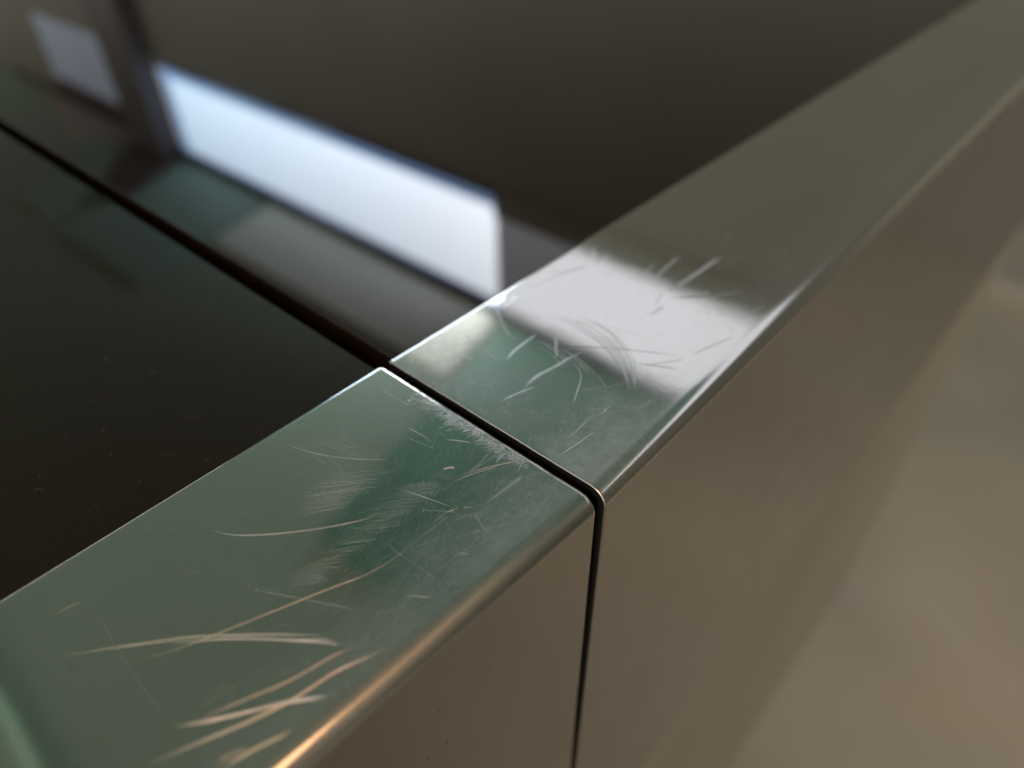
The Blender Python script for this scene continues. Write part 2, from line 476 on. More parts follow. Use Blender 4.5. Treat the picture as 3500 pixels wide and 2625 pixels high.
# hairlines: x0, y0, x1, y1 (mm), strength, width
HAIRLINES = [
(-25.6,-14.0,-20.5,-18.1,0.33,0.04),(-22.7,-10.7,-15.7,-16.9,0.30,0.04),(-24.5,-13.6,-20.5,-15.8,0.18,0.04),(-23.6,-12.6,-17.4,-17.6,0.20,0.04),(-25.0,-13.7,-20.3,-17.4,0.24,0.04),
(-23.8,-12.2,-18.4,-16.1,0.39,0.04),(-25.8,-13.6,-21.9,-16.3,0.23,0.04),(-22.6,-11.6,-15.1,-18.1,0.26,0.04),(-22.5,-13.0,-17.6,-16.4,0.32,0.04),(-22.9,-12.2,-17.0,-16.4,0.23,0.04),
(-22.0,-11.7,-15.0,-17.6,0.38,0.04),(-26.3,-14.7,-23.2,-16.2,0.19,0.04),(-25.2,-13.6,-19.8,-18.0,0.37,0.04),(-22.8,-11.0,-14.7,-18.2,0.24,0.04),(-25.2,-13.7,-19.3,-18.3,0.37,0.04),
(-24.1,-12.9,-17.6,-18.3,0.29,0.04),(-23.7,-14.3,-19.0,-17.6,0.23,0.04),(-24.6,-13.6,-20.2,-16.5,0.37,0.04),(-24.5,-13.0,-18.8,-17.5,0.37,0.04),(-25.5,-14.3,-20.8,-17.7,0.21,0.04),
(-23.3,-11.8,-17.0,-16.7,0.15,0.04),(-24.5,-14.7,-20.4,-17.6,0.20,0.04),(-24.9,-11.7,-18.8,-16.7,0.31,0.04),(-25.3,-14.9,-22.9,-15.5,0.31,0.04),(-24.4,-13.5,-19.3,-17.4,0.23,0.04),
(-23.2,-12.6,-16.0,-18.6,0.21,0.04),(-23.4,-10.8,-15.6,-17.4,0.27,0.04),(-24.8,-14.7,-20.1,-18.1,0.28,0.04),(-25.9,-14.6,-21.1,-18.1,0.18,0.04),(-25.3,-13.9,-20.1,-17.9,0.34,0.04),
(-21.7,-10.5,-12.9,-18.1,0.31,0.04),(-23.9,-14.7,-19.5,-17.9,0.33,0.04),(-25.9,-14.1,-23.2,-14.9,0.26,0.04),(-26.2,-14.4,-23.3,-15.8,0.34,0.04),(-21.6,-9.8,-13.2,-17.2,0.25,0.04),
(-24.6,-12.8,-19.7,-16.2,0.32,0.04),(-20.7,-11.2,-12.4,-18.7,0.38,0.04),(-25.1,-13.2,-20.1,-16.4,0.34,0.04),(-23.1,-11.1,-14.4,-18.9,0.34,0.04),(-23.8,-12.5,-17.5,-17.6,0.40,0.04),
(-23.5,-11.9,-15.7,-18.8,0.38,0.04),(-24.1,-12.2,-19.1,-15.9,0.33,0.04),(-23.5,-10.9,-16.3,-16.7,0.39,0.04),(-25.5,-13.7,-20.1,-17.6,0.28,0.04),(-24.1,-12.6,-17.7,-18.0,0.34,0.04),
(-24.3,-13.4,-20.1,-16.1,0.36,0.04),(-20.9,-12.2,-15.3,-16.2,0.38,0.04),(-22.9,-10.8,-14.4,-18.4,0.32,0.04),(-24.8,-14.5,-19.9,-18.2,0.24,0.04),(-23.2,-13.1,-17.5,-17.8,0.23,0.04),
(-22.9,-12.9,-17.4,-17.0,0.25,0.04),(-24.8,-12.2,-19.9,-15.7,0.24,0.04),(-20.5,-11.2,-13.7,-16.8,0.22,0.04),(-25.5,-13.5,-20.7,-17.0,0.28,0.04),(-25.0,-13.3,-19.8,-17.4,0.19,0.04),
(-20.4,-11.1,-12.8,-17.7,0.33,0.04),(-21.9,-12.8,-16.1,-16.9,0.37,0.04),(-25.6,-13.3,-21.4,-15.9,0.19,0.04),(-20.8,-11.7,-14.8,-16.7,0.34,0.04),(-25.9,-14.6,-21.9,-17.3,0.17,0.04),
(-22.4,-12.5,-15.6,-17.8,0.16,0.04),(-23.3,-12.2,-16.3,-18.3,0.18,0.04),(-24.1,-12.4,-18.1,-17.2,0.24,0.04),(-21.9,-11.5,-15.6,-16.3,0.18,0.04),(-23.9,-12.1,-17.7,-17.4,0.28,0.04),
(-26.2,-14.1,-22.0,-17.0,0.15,0.04),(-24.5,-15.2,-20.6,-17.8,0.40,0.04),(-24.0,-12.3,-17.0,-17.9,0.31,0.04),(-22.0,-11.3,-16.7,-15.6,0.36,0.04),(-26.0,-13.8,-20.1,-18.7,0.17,0.04),
(-25.5,-13.2,-20.4,-16.9,0.20,0.04),(-23.7,-12.8,-17.5,-17.8,0.16,0.04),(-20.4,-11.7,-14.0,-16.2,0.18,0.04),(-22.9,-12.9,-17.5,-16.7,0.37,0.04),(-23.1,-11.7,-15.6,-18.2,0.19,0.04),
(-23.7,-12.5,-17.0,-18.0,0.18,0.04),(-24.1,-12.1,-17.9,-17.1,0.33,0.04),(-25.8,-13.2,-20.4,-17.2,0.29,0.04),(-21.1,-11.5,-13.0,-18.1,0.38,0.04),(-22.8,-9.9,-15.0,-16.6,0.18,0.04),
(-24.7,-12.6,-18.3,-17.8,0.36,0.04),(-24.9,-15.4,-21.5,-17.3,0.18,0.04),(-22.9,-12.9,-17.8,-16.6,0.39,0.04),(-23.6,-12.2,-18.5,-15.9,0.28,0.04),(-23.4,-13.3,-17.4,-17.9,0.37,0.04),
(-23.7,-11.9,-17.4,-17.1,0.39,0.04),(-24.1,-13.8,-19.5,-17.3,0.39,0.04),(-21.6,-11.0,-13.1,-18.4,0.38,0.04),(-24.2,-14.0,-20.1,-16.4,0.31,0.04),(-22.2,-11.2,-14.0,-18.6,0.18,0.04),
(-24.6,-13.3,-20.5,-16.2,0.22,0.04),(-25.4,-14.5,-22.3,-15.8,0.39,0.04),(-25.2,-12.1,-20.6,-15.0,0.17,0.04),(-25.2,-12.7,-20.1,-16.3,0.25,0.04),(-24.3,-11.5,-17.3,-17.5,0.22,0.04),
(-24.8,-13.1,-20.1,-16.6,0.22,0.04),(-25.6,-13.5,-21.3,-16.2,0.21,0.04),(-25.6,-12.6,-20.9,-15.9,0.15,0.04),(-25.5,-14.7,-20.9,-17.7,0.19,0.04),(-23.6,-14.2,-19.6,-16.8,0.32,0.04),
(-26.2,-14.0,-21.4,-17.6,0.16,0.04),(-23.7,-10.6,-15.9,-17.5,0.32,0.04),(-22.4,-12.7,-18.3,-15.1,0.34,0.04),(-26.1,-14.4,-21.9,-17.1,0.41,0.04),(-23.9,-10.8,-16.6,-17.1,0.15,0.04),
(-23.6,-11.6,-16.0,-18.2,0.23,0.04),(-25.3,-13.1,-20.5,-16.8,0.40,0.04),(-20.4,-11.4,-13.7,-16.8,0.18,0.04),(-24.6,-11.6,-17.8,-16.9,0.22,0.04),(-24.3,-11.9,-17.4,-17.3,0.17,0.04),
(-25.7,-14.5,-23.2,-15.4,0.22,0.04),(-23.2,-12.0,-16.6,-17.4,0.37,0.04),(-25.9,-13.7,-21.5,-16.5,0.26,0.04),(-25.4,-13.3,-20.6,-17.0,0.23,0.04),(-21.4,-11.3,-15.2,-16.1,0.22,0.04),
(-23.6,-12.5,-18.2,-16.5,0.40,0.04),(-23.3,-11.3,-16.0,-17.6,0.20,0.04),(-22.0,-12.4,-17.4,-16.0,0.36,0.04),(-21.3,-11.9,-14.4,-17.7,0.31,0.04),(-20.6,-11.5,-15.3,-15.6,0.30,0.04),
(-24.8,-15.5,-23.0,-15.7,0.40,0.04),(-24.8,-16.0,-21.8,-17.2,0.32,0.04),(-24.6,-12.7,-19.5,-16.6,0.22,0.04),(-22.2,-11.6,-15.3,-17.5,0.32,0.04),(-23.3,-13.7,-19.4,-16.2,0.25,0.04),
(-23.5,-12.7,-18.1,-16.9,0.32,0.04),(-24.4,-14.2,-20.3,-16.8,0.18,0.04),(-22.0,-12.6,-16.7,-16.5,0.20,0.04),(-24.6,-15.5,-21.2,-17.2,0.23,0.04),(-24.2,-14.5,-20.4,-16.9,0.36,0.04),
(-23.9,-12.7,-16.9,-18.8,0.39,0.04),(-23.1,-13.0,-16.7,-18.0,0.38,0.04),(-20.6,-10.9,-11.4,-19.4,0.25,0.04),(-28.6,-22.1,-27.8,-22.9,0.24,0.04),(-16.4,-22.4,-14.8,-23.2,0.22,0.04),
(-32.1,-21.2,-28.6,-24.2,0.14,0.04),(-13.5,-21.3,-10.7,-23.6,0.28,0.04),(-29.4,-21.7,-27.0,-23.7,0.28,0.04),(-15.7,-22.6,-14.3,-23.4,0.28,0.04),(-20.8,-20.5,-17.0,-23.7,0.35,0.04),
(-16.6,-18.2,-10.7,-23.6,0.30,0.04),(-25.2,-21.6,-23.3,-22.8,0.35,0.04),(-30.7,-22.3,-29.6,-22.9,0.35,0.04),(-31.9,-20.9,-28.5,-24.2,0.31,0.04),(-26.9,-20.1,-24.0,-22.2,0.26,0.04),
(-30.8,-22.1,-28.4,-24.2,0.24,0.04),(-30.6,-21.6,-28.6,-23.1,0.24,0.04),(-27.3,-20.5,-23.1,-24.2,0.37,0.04),(-25.9,-20.7,-23.3,-22.8,0.24,0.04),(-29.1,-21.5,-26.5,-24.0,0.24,0.04),
(-28.4,-20.9,-25.8,-22.8,0.24,0.04),(-30.1,-22.8,-29.1,-23.1,0.14,0.04),(-32.3,-20.4,-29.7,-22.6,0.18,0.04),(-17.5,-20.9,-14.3,-22.9,0.36,0.04),(-22.1,-20.4,-17.7,-23.7,0.26,0.04),
(-13.6,-21.6,-11.1,-23.6,0.36,0.04),(-26.2,-20.0,-21.6,-23.9,0.21,0.04),(-28.7,-21.9,-27.0,-23.7,0.22,0.04),(-30.8,-21.7,-28.5,-24.1,0.16,0.04),(-28.5,-21.3,-25.2,-24.0,0.36,0.04),
(-15.1,-22.2,-13.3,-23.4,0.15,0.04),(-24.4,-19.6,-19.7,-23.8,0.23,0.04),(-32.8,-21.2,-29.3,-24.1,0.33,0.04),(-17.2,-21.7,-14.0,-24.2,0.23,0.04),(-28.6,-21.0,-25.2,-24.4,0.13,0.04),
(-29.6,-20.5,-26.3,-23.5,0.27,0.04),(-24.0,-19.6,-18.6,-24.4,0.34,0.04),(-31.6,-20.6,-28.8,-23.1,0.26,0.04),(-31.0,-22.1,-29.1,-23.9,0.28,0.04),(-19.3,-20.5,-15.7,-23.6,0.27,0.04),
(-15.7,-20.7,-12.9,-22.4,0.21,0.04),(-27.4,-22.2,-25.8,-23.4,0.28,0.04),(-30.6,-20.8,-26.6,-24.1,0.17,0.04),(-12.7,-21.8,-10.0,-24.0,0.35,0.04),(-31.6,-20.1,-28.2,-22.8,0.20,0.04),
(-29.8,-22.6,-29.1,-23.0,0.36,0.04),(-18.1,-21.0,-13.8,-25.1,0.14,0.04),(-29.8,-21.3,-27.4,-22.9,0.29,0.04),(-23.2,-20.6,-19.6,-23.2,0.21,0.04),(-17.0,-19.7,-11.8,-23.8,0.18,0.04),
(-18.3,-19.1,-11.9,-24.8,0.25,0.04),(-13.8,-22.2,-11.3,-24.3,0.30,0.04),(-14.9,-21.2,-11.5,-24.1,0.35,0.04),(-19.9,-21.8,-17.5,-23.7,0.20,0.04),(-24.4,-20.9,-22.5,-22.3,0.35,0.04),
(-31.5,-21.5,-28.6,-23.9,0.21,0.04),(-18.9,-21.2,-16.0,-23.5,0.35,0.04),(-18.7,-20.9,-15.4,-24.1,0.19,0.04),(-15.7,-20.8,-12.8,-23.1,0.33,0.04),(-18.1,-22.7,-16.3,-23.9,0.13,0.04),
(-31.7,-20.1,-28.5,-22.8,0.24,0.04),(-15.5,-19.3,-10.3,-23.2,0.36,0.04),(-18.7,-22.1,-16.6,-23.6,0.17,0.04),(-21.5,-21.9,-19.2,-23.8,0.32,0.04),(-27.8,-20.2,-23.5,-24.1,0.22,0.04),
(-29.9,-21.3,-26.9,-24.0,0.18,0.04),(-28.2,-22.6,-27.5,-23.0,0.37,0.04),(-27.7,-21.4,-24.7,-23.8,0.21,0.04),(-15.2,-20.2,-11.7,-23.1,0.30,0.04),(-29.5,-23.1,-28.5,-23.8,0.33,0.04),
(-26.0,-22.3,-24.2,-23.5,0.33,0.04),(-28.1,-20.5,-25.4,-23.1,0.13,0.04),(-22.7,-21.4,-19.3,-24.2,0.37,0.04),(-15.5,-21.3,-11.8,-24.4,0.28,0.04),(-30.8,-21.5,-28.5,-23.5,0.27,0.04),
(-30.2,-22.2,-28.9,-23.1,0.30,0.04),(-22.1,-22.5,-20.9,-23.4,0.26,0.04),(-29.5,-22.5,-27.8,-24.1,0.21,0.04),(-22.9,-23.0,-21.3,-24.3,0.13,0.04),(-15.2,-19.6,-9.7,-24.4,0.16,0.04),
(-16.6,-21.3,-13.2,-24.9,0.20,0.04),(-30.4,-20.2,-27.4,-22.7,0.20,0.04),(-15.8,-21.9,-12.5,-24.4,0.30,0.04),(-17.7,-20.7,-13.8,-23.8,0.25,0.04),(-22.0,-20.5,-18.4,-23.3,0.31,0.04),
(-31.6,-21.7,-30.0,-22.9,0.29,0.04),(-25.2,-19.8,-21.3,-22.8,0.26,0.04),(-29.6,-20.9,-26.7,-23.1,0.19,0.04),(-24.6,-21.2,-22.5,-22.9,0.24,0.04),(-19.8,-19.7,-16.0,-22.5,0.34,0.04),
(-27.1,-21.6,-25.4,-22.9,0.16,0.04),(-29.8,-21.4,-28.2,-23.0,0.37,0.04),(-14.6,-20.8,-11.2,-23.4,0.18,0.04),(-21.0,-21.0,-17.5,-23.9,0.21,0.04),(-13.4,-23.3,-12.7,-23.4,0.17,0.04),
(-20.7,-20.4,-17.0,-23.2,0.14,0.04),(-19.2,-21.7,-17.7,-22.6,0.17,0.04),(-28.0,-22.0,-27.4,-22.2,0.28,0.04),(-17.5,-19.1,-10.9,-25.2,0.18,0.04),(-30.7,-22.7,-29.6,-23.5,0.20,0.04),
(-24.2,-19.0,-17.8,-24.6,0.19,0.04),(-20.2,-23.2,-19.6,-23.0,0.37,0.04),(-18.8,-18.9,-12.9,-23.9,0.22,0.04),(-24.4,-21.8,-21.4,-24.5,0.32,0.04),(-27.4,-20.8,-24.4,-22.9,0.14,0.04),
(-20.5,-19.2,-16.1,-22.8,0.17,0.04),(-24.9,-20.5,-21.5,-23.4,0.20,0.04),(-29.1,-21.1,-25.9,-23.8,0.36,0.04),(-15.5,-20.6,-12.1,-23.0,0.29,0.04),(-25.9,-21.7,-22.9,-23.8,0.37,0.04),
(-23.0,-19.6,-17.8,-24.1,0.15,0.04),(-17.4,-21.1,-14.0,-24.3,0.26,0.04),(-21.4,-19.8,-17.4,-22.8,0.36,0.04),(-21.1,-21.5,-19.0,-23.3,0.31,0.04),(-28.2,-22.2,-27.0,-23.1,0.36,0.04),
(-13.2,-22.4,-11.8,-23.0,0.14,0.04),(-25.1,-21.6,-21.4,-24.3,0.28,0.04),(-31.8,-20.8,-29.7,-22.4,0.16,0.04),(-30.8,-20.2,-27.4,-23.2,0.18,0.04),(-18.7,-18.8,-13.8,-22.9,0.20,0.04),
(-22.1,-22.5,-20.2,-24.6,0.18,0.04),(-28.2,-21.5,-25.7,-23.4,0.33,0.04),(-29.0,-21.0,-26.1,-23.6,0.18,0.04),(-21.9,-21.7,-18.5,-25.0,0.33,0.04),(-29.8,-22.1,-27.8,-23.3,0.14,0.04),
(-14.8,-20.3,-10.5,-23.8,0.29,0.04),(-26.8,-21.9,-24.9,-23.6,0.14,0.04),(-17.4,-21.4,-13.6,-24.9,0.32,0.04),(-27.1,-20.8,-23.4,-24.3,0.26,0.04),(-25.1,-22.5,-23.7,-23.6,0.33,0.04),
(-23.7,-20.6,-20.2,-22.9,0.26,0.04),(-16.8,-19.5,-11.5,-24.2,0.22,0.04),(-14.6,-21.2,-10.7,-24.6,0.24,0.04),(-16.1,-21.0,-12.2,-24.3,0.26,0.04),(-17.7,-19.4,-12.6,-23.8,0.34,0.04),
(-14.2,-22.4,-11.7,-24.7,0.19,0.04),(-24.9,-21.0,-23.1,-22.1,0.16,0.04),(-15.6,-19.8,-11.5,-23.0,0.20,0.04),(-17.6,-18.8,-12.0,-23.5,0.15,0.04),(-17.8,-20.0,-12.3,-24.4,0.15,0.04),
(-24.6,-21.6,-21.4,-24.4,0.22,0.04),(-17.8,-21.4,-15.2,-22.9,0.19,0.04),(-24.7,-21.6,-21.7,-23.7,0.37,0.04),(-23.3,-21.9,-21.7,-23.0,0.17,0.04),(-20.3,-20.1,-15.9,-24.4,0.35,0.04),
(-29.3,-20.9,-25.3,-24.6,0.24,0.04),(-28.5,-23.1,-28.2,-23.0,0.31,0.04),(-20.8,-21.6,-19.0,-22.9,0.35,0.04),(-30.3,-21.5,-28.1,-23.0,0.16,0.04),(-16.4,-21.5,-14.1,-22.8,0.31,0.04),
(-30.6,-22.9,-29.2,-24.2,0.22,0.04),(-17.7,-21.4,-15.3,-23.2,0.16,0.04),(-20.7,-22.9,-18.1,-25.1,0.37,0.04),(-27.7,-22.4,-25.8,-24.1,0.19,0.04),(-19.8,-23.0,-18.3,-24.3,0.36,0.04),
(-16.1,-19.4,-10.2,-24.5,0.27,0.04),(-19.2,-21.7,-16.8,-23.8,0.14,0.04),(-29.5,-22.1,-27.7,-23.6,0.27,0.04),(-22.1,-21.2,-20.4,-21.9,0.20,0.04),(-22.4,-21.4,-19.5,-24.0,0.35,0.04),
(-23.9,-22.7,-22.8,-23.2,0.33,0.04),(-14.8,-22.0,-12.3,-24.3,0.33,0.04),(-28.7,-21.0,-26.6,-22.5,0.22,0.04),(-31.4,-22.2,-29.6,-23.9,0.34,0.04),(-13.8,-21.9,-10.5,-24.5,0.14,0.04),
(-24.7,-24.0,-25.0,-23.3,0.15,0.04),(-16.8,-19.0,-11.6,-23.2,0.14,0.04),(-18.9,-20.8,-14.4,-25.2,0.17,0.04),(-21.8,-21.6,-18.8,-23.8,0.26,0.04),(-31.1,-22.3,-28.3,-24.7,0.32,0.04),
(-18.5,-21.1,-14.9,-24.2,0.13,0.04),(-26.6,-20.9,-23.6,-23.4,0.14,0.04),(-27.5,-20.8,-23.9,-24.0,0.34,0.04),(-21.6,-20.0,-17.8,-23.2,0.37,0.04),(-31.1,-20.9,-28.0,-23.6,0.29,0.04),
(-18.4,-19.8,-13.4,-24.4,0.17,0.04),(-15.0,-22.2,-13.2,-23.8,0.29,0.04),(-17.8,-20.9,-14.3,-23.3,0.16,0.04),(-17.1,-18.3,-9.8,-25.2,0.18,0.04),(-19.4,-21.9,-16.6,-24.2,0.25,0.04),
(-18.9,-23.3,-17.4,-24.1,0.17,0.04),(-15.9,-20.4,-10.8,-24.6,0.20,0.04),(-23.6,-22.5,-22.2,-23.6,0.18,0.04),(-26.9,-20.8,-23.0,-24.0,0.29,0.04),(-17.5,-22.7,-15.9,-23.5,0.31,0.04),
(-28.7,-20.5,-25.1,-23.6,0.34,0.04),(-30.4,-22.1,-28.7,-23.5,0.20,0.04),(-28.6,-22.1,-27.1,-23.2,0.23,0.04),(-25.5,-22.5,-23.9,-23.9,0.15,0.04),(-14.4,-21.5,-12.9,-22.7,0.14,0.04),
(-18.5,-19.9,-13.9,-23.6,0.21,0.04),(-20.8,-20.1,-17.0,-23.3,0.35,0.04),(-24.6,-21.7,-21.6,-24.4,0.33,0.04),(-16.0,-21.0,-12.4,-24.4,0.15,0.04),(-14.1,-21.5,-10.6,-24.6,0.37,0.04),
(-27.7,-20.4,-24.7,-22.6,0.19,0.04),(-18.2,-22.0,-16.0,-23.9,0.19,0.04),(-25.7,-21.2,-23.6,-22.6,0.28,0.04),(-27.9,-21.5,-25.8,-23.0,0.20,0.04),(-18.4,-21.4,-15.1,-24.0,0.28,0.04),
(-23.9,-19.6,-19.9,-22.9,0.31,0.04),(-23.0,-20.9,-19.9,-23.6,0.16,0.04),(-19.4,-22.0,-17.0,-23.7,0.28,0.04),(-19.9,-21.5,-16.3,-24.5,0.31,0.04),(-14.0,-21.4,-11.2,-23.5,0.21,0.04),
(-15.3,-20.1,-11.6,-22.8,0.32,0.04),(-29.1,-23.8,-29.5,-22.9,0.35,0.04),(-21.2,-21.0,-17.6,-23.9,0.13,0.04),(-13.2,-21.3,-9.4,-24.5,0.21,0.04),(-25.4,-19.7,-22.1,-22.7,0.24,0.04),
(-26.7,-21.2,-24.2,-23.2,0.24,0.04),(-20.9,-20.6,-16.5,-24.1,0.24,0.04),(-30.8,-21.4,-28.4,-23.6,0.36,0.04),(-20.3,-20.5,-15.7,-24.4,0.21,0.04),(-21.2,-18.9,-16.0,-23.1,0.34,0.04),
(-25.8,-22.9,-24.6,-23.8,0.22,0.04),(-24.1,-21.6,-22.3,-23.0,0.27,0.04),(-30.5,-20.7,-26.6,-24.3,0.22,0.04),(-23.0,-21.5,-19.6,-24.6,0.32,0.04),(-31.1,-21.5,-29.8,-22.5,0.20,0.04),
(-19.7,-19.3,-16.1,-22.0,0.30,0.04),(-30.7,-21.3,-28.4,-23.4,0.22,0.04),(-32.1,-21.5,-29.9,-23.6,0.31,0.04),(-27.0,-21.1,-24.2,-23.5,0.19,0.04),(-13.8,-21.2,-11.2,-23.3,0.14,0.04),
(-31.5,-21.9,-29.0,-24.2,0.22,0.04),(-18.3,-22.6,-15.7,-25.0,0.28,0.04),(-29.9,-21.9,-26.9,-24.7,0.30,0.04),(-31.0,-22.0,-29.0,-23.2,0.27,0.04),(-30.9,-22.2,-28.6,-24.5,0.18,0.04),
(-13.7,-21.5,-11.8,-22.9,0.20,0.04),(-21.0,-6.3,-19.3,-14.9,0.17,0.04),(-17.4,-3.5,-16.6,-8.7,0.16,0.04),(-16.1,-7.6,-15.3,-17.6,0.08,0.04),(-17.1,-6.5,-17.1,-11.0,0.12,0.04),
(-16.3,-5.3,-17.6,-7.5,0.10,0.04),(-19.5,-4.4,-18.3,-9.1,0.11,0.04),(-15.9,-3.8,-13.8,-14.2,0.15,0.04),(-16.9,-4.1,-17.4,-10.9,0.07,0.04),(-19.1,-6.2,-17.6,-17.6,0.18,0.04),
(-15.8,-3.1,-16.1,-11.8,0.11,0.04),(-16.8,-2.3,-16.0,-10.7,0.12,0.04),(-19.8,-7.3,-19.3,-12.6,0.08,0.04),(-13.7,-6.5,-13.9,-12.3,0.11,0.04),(-18.4,-4.3,-15.7,-13.1,0.12,0.04),
(-18.9,-4.8,-18.2,-9.4,0.09,0.04),(-17.5,-0.7,-16.3,-11.5,0.07,0.04),(-12.7,-4.2,-12.1,-11.7,0.16,0.04),(-16.4,-4.0,-15.4,-10.4,0.11,0.04),(-16.5,-2.9,-15.2,-10.0,0.14,0.04),
(-16.3,-7.2,-13.7,-19.3,0.13,0.04),(-15.4,-6.5,-14.4,-14.1,0.19,0.04),(-13.9,-4.9,-14.5,-10.3,0.15,0.04),(-14.0,-5.3,-13.8,-12.8,0.16,0.04),(-18.8,-3.4,-18.0,-9.3,0.12,0.04),
(-14.4,-8.8,-14.7,-17.1,0.10,0.04),(-17.7,-5.4,-16.4,-15.0,0.18,0.04),(-15.0,-5.2,-13.6,-16.2,0.07,0.04),(-14.4,-7.6,-14.7,-11.8,0.11,0.04),(-19.2,-9.5,-19.0,-14.3,0.19,0.04),
(-14.5,-5.2,-14.0,-14.5,0.13,0.04),(-15.5,-2.6,-12.5,-12.9,0.14,0.04),(-15.6,-7.2,-15.7,-11.4,0.09,0.04),(-19.1,-1.9,-18.1,-6.8,0.10,0.04),(-16.9,-12.6,-16.8,-18.2,0.08,0.04),
(-21.6,-8.3,-19.8,-15.6,0.10,0.04),(-17.8,-3.4,-17.6,-7.4,0.09,0.04),(-19.0,-3.2,-19.0,-8.4,0.15,0.04),(-20.1,-7.5,-20.3,-11.6,0.12,0.04),(-19.2,-8.9,-17.0,-18.6,0.12,0.04),
(-15.6,-2.7,-15.2,-8.1,0.09,0.04),(-14.7,-6.2,-15.6,-11.9,0.09,0.04),(-18.0,-7.9,-15.0,-20.7,0.13,0.04),(-17.4,-5.4,-16.8,-12.3,0.12,0.04),(-19.1,-8.4,-16.3,-18.7,0.18,0.04),
(-18.8,-6.1,-17.6,-14.9,0.07,0.04),(-18.7,-10.2,-17.4,-20.2,0.17,0.04),(-15.2,-11.1,-16.7,-14.7,0.11,0.04),(-18.4,-6.3,-18.5,-11.6,0.16,0.04),(-16.4,-3.0,-16.9,-9.4,0.13,0.04),
(-20.7,-4.9,-20.2,-14.1,0.11,0.04),(-18.4,-3.7,-16.2,-14.5,0.18,0.04),(-14.9,-3.2,-13.7,-13.5,0.19,0.04),(-17.6,-7.5,-16.2,-15.4,0.13,0.04),(-15.4,-6.4,-15.3,-15.2,0.10,0.04),
(-15.0,-5.8,-14.5,-13.8,0.10,0.04),(-17.4,-8.0,-18.1,-11.4,0.16,0.04),(-16.3,-6.1,-15.8,-12.0,0.16,0.04),(-16.0,-8.0,-14.9,-13.8,0.16,0.04),(-19.1,-6.4,-18.0,-14.3,0.12,0.04),
(-17.4,-8.3,-17.9,-15.3,0.11,0.04),(-20.6,-5.0,-18.8,-11.5,0.07,0.04),(-18.6,-1.7,-17.4,-10.0,0.19,0.04),(-16.4,-5.0,-15.4,-15.4,0.08,0.04),(-17.6,-3.6,-16.9,-8.3,0.13,0.04),
(-15.8,-4.9,-13.9,-15.2,0.16,0.04),(-16.6,-2.0,-16.1,-9.8,0.14,0.04),(-16.4,-5.8,-16.8,-9.5,0.08,0.04),(-14.1,-5.0,-13.2,-14.2,0.17,0.04),(-20.2,-6.7,-19.5,-13.5,0.13,0.04),
(-18.5,-3.6,-17.9,-11.3,0.09,0.04),(-17.3,-7.9,-15.9,-14.9,0.14,0.04),(-16.4,-9.2,-16.0,-15.4,0.16,0.04),(-18.8,-3.1,-18.1,-9.6,0.18,0.04),(-14.1,-5.2,-13.2,-16.8,0.10,0.04),
(-15.8,-3.2,-15.7,-8.2,0.14,0.04),(-19.5,-3.7,-17.6,-14.9,0.14,0.04),(-16.2,-8.6,-16.4,-17.3,0.14,0.04),(-18.1,-5.7,-17.4,-13.9,0.16,0.04),(-14.3,-4.6,-14.6,-8.5,0.16,0.04),
(-15.7,-8.6,-15.7,-13.8,0.08,0.04),(-21.5,-7.4,-21.4,-11.7,0.15,0.04),(-16.4,-1.9,-15.9,-7.7,0.17,0.04),(-19.1,-6.6,-19.3,-14.4,0.11,0.04),(-17.9,-4.8,-17.0,-15.3,0.09,0.04),
(-14.5,-4.6,-13.6,-14.2,0.11,0.04),(-18.8,-10.2,-17.8,-19.0,0.13,0.04),(-15.0,-7.5,-14.8,-15.1,0.08,0.04),(-16.9,-1.2,-17.1,-6.8,0.10,0.04),(-19.0,-6.8,-18.7,-13.2,0.13,0.04),
(-15.8,-6.8,-14.3,-13.8,0.16,0.04),(-17.1,-4.4,-14.3,-17.0,0.14,0.04),(-13.0,-2.0,-11.5,-8.8,0.17,0.04),(-13.8,-5.2,-12.1,-10.8,0.15,0.04),(-15.7,-6.3,-14.2,-14.2,0.10,0.04),
(-18.8,-5.5,-18.4,-15.4,0.09,0.04),(-17.9,-9.1,-17.0,-18.2,0.14,0.04),(-17.7,-6.9,-17.2,-13.0,0.08,0.04),(-17.6,-8.2,-17.8,-13.2,0.07,0.04),(-16.2,-7.6,-14.6,-15.6,0.12,0.04),
(-15.1,-7.0,-14.7,-15.0,0.16,0.04),(-17.6,-10.5,-18.6,-16.6,0.11,0.04),(-14.2,-2.8,-12.3,-13.2,0.17,0.04),(-17.0,-2.4,-15.9,-13.3,0.17,0.04),(-16.0,-4.8,-14.9,-12.9,0.17,0.04),
(-15.8,-4.9,-16.0,-11.0,0.08,0.04),(-17.3,-10.6,-17.7,-14.8,0.16,0.04),(-16.2,-0.9,-15.3,-9.6,0.15,0.04),(-13.3,-2.3,-11.6,-12.5,0.10,0.04),(-14.0,-7.0,-14.3,-10.2,0.11,0.04),
(-16.6,-8.6,-14.9,-19.6,0.14,0.04),(-17.7,-10.6,-17.1,-19.8,0.07,0.04),(-19.6,-9.1,-19.2,-17.0,0.18,0.04),(-17.7,-9.1,-16.9,-14.4,0.17,0.04),(-15.6,-3.6,-14.2,-13.3,0.09,0.04),
(-12.2,-29.6,-12.8,-29.9,0.16,0.04),(-12.3,-29.7,-12.2,-30.6,0.23,0.04),(-11.5,-30.1,-12.0,-30.9,0.39,0.04),(-10.8,-30.5,-11.9,-30.6,0.17,0.04),(-11.9,-29.3,-12.5,-29.9,0.34,0.04),
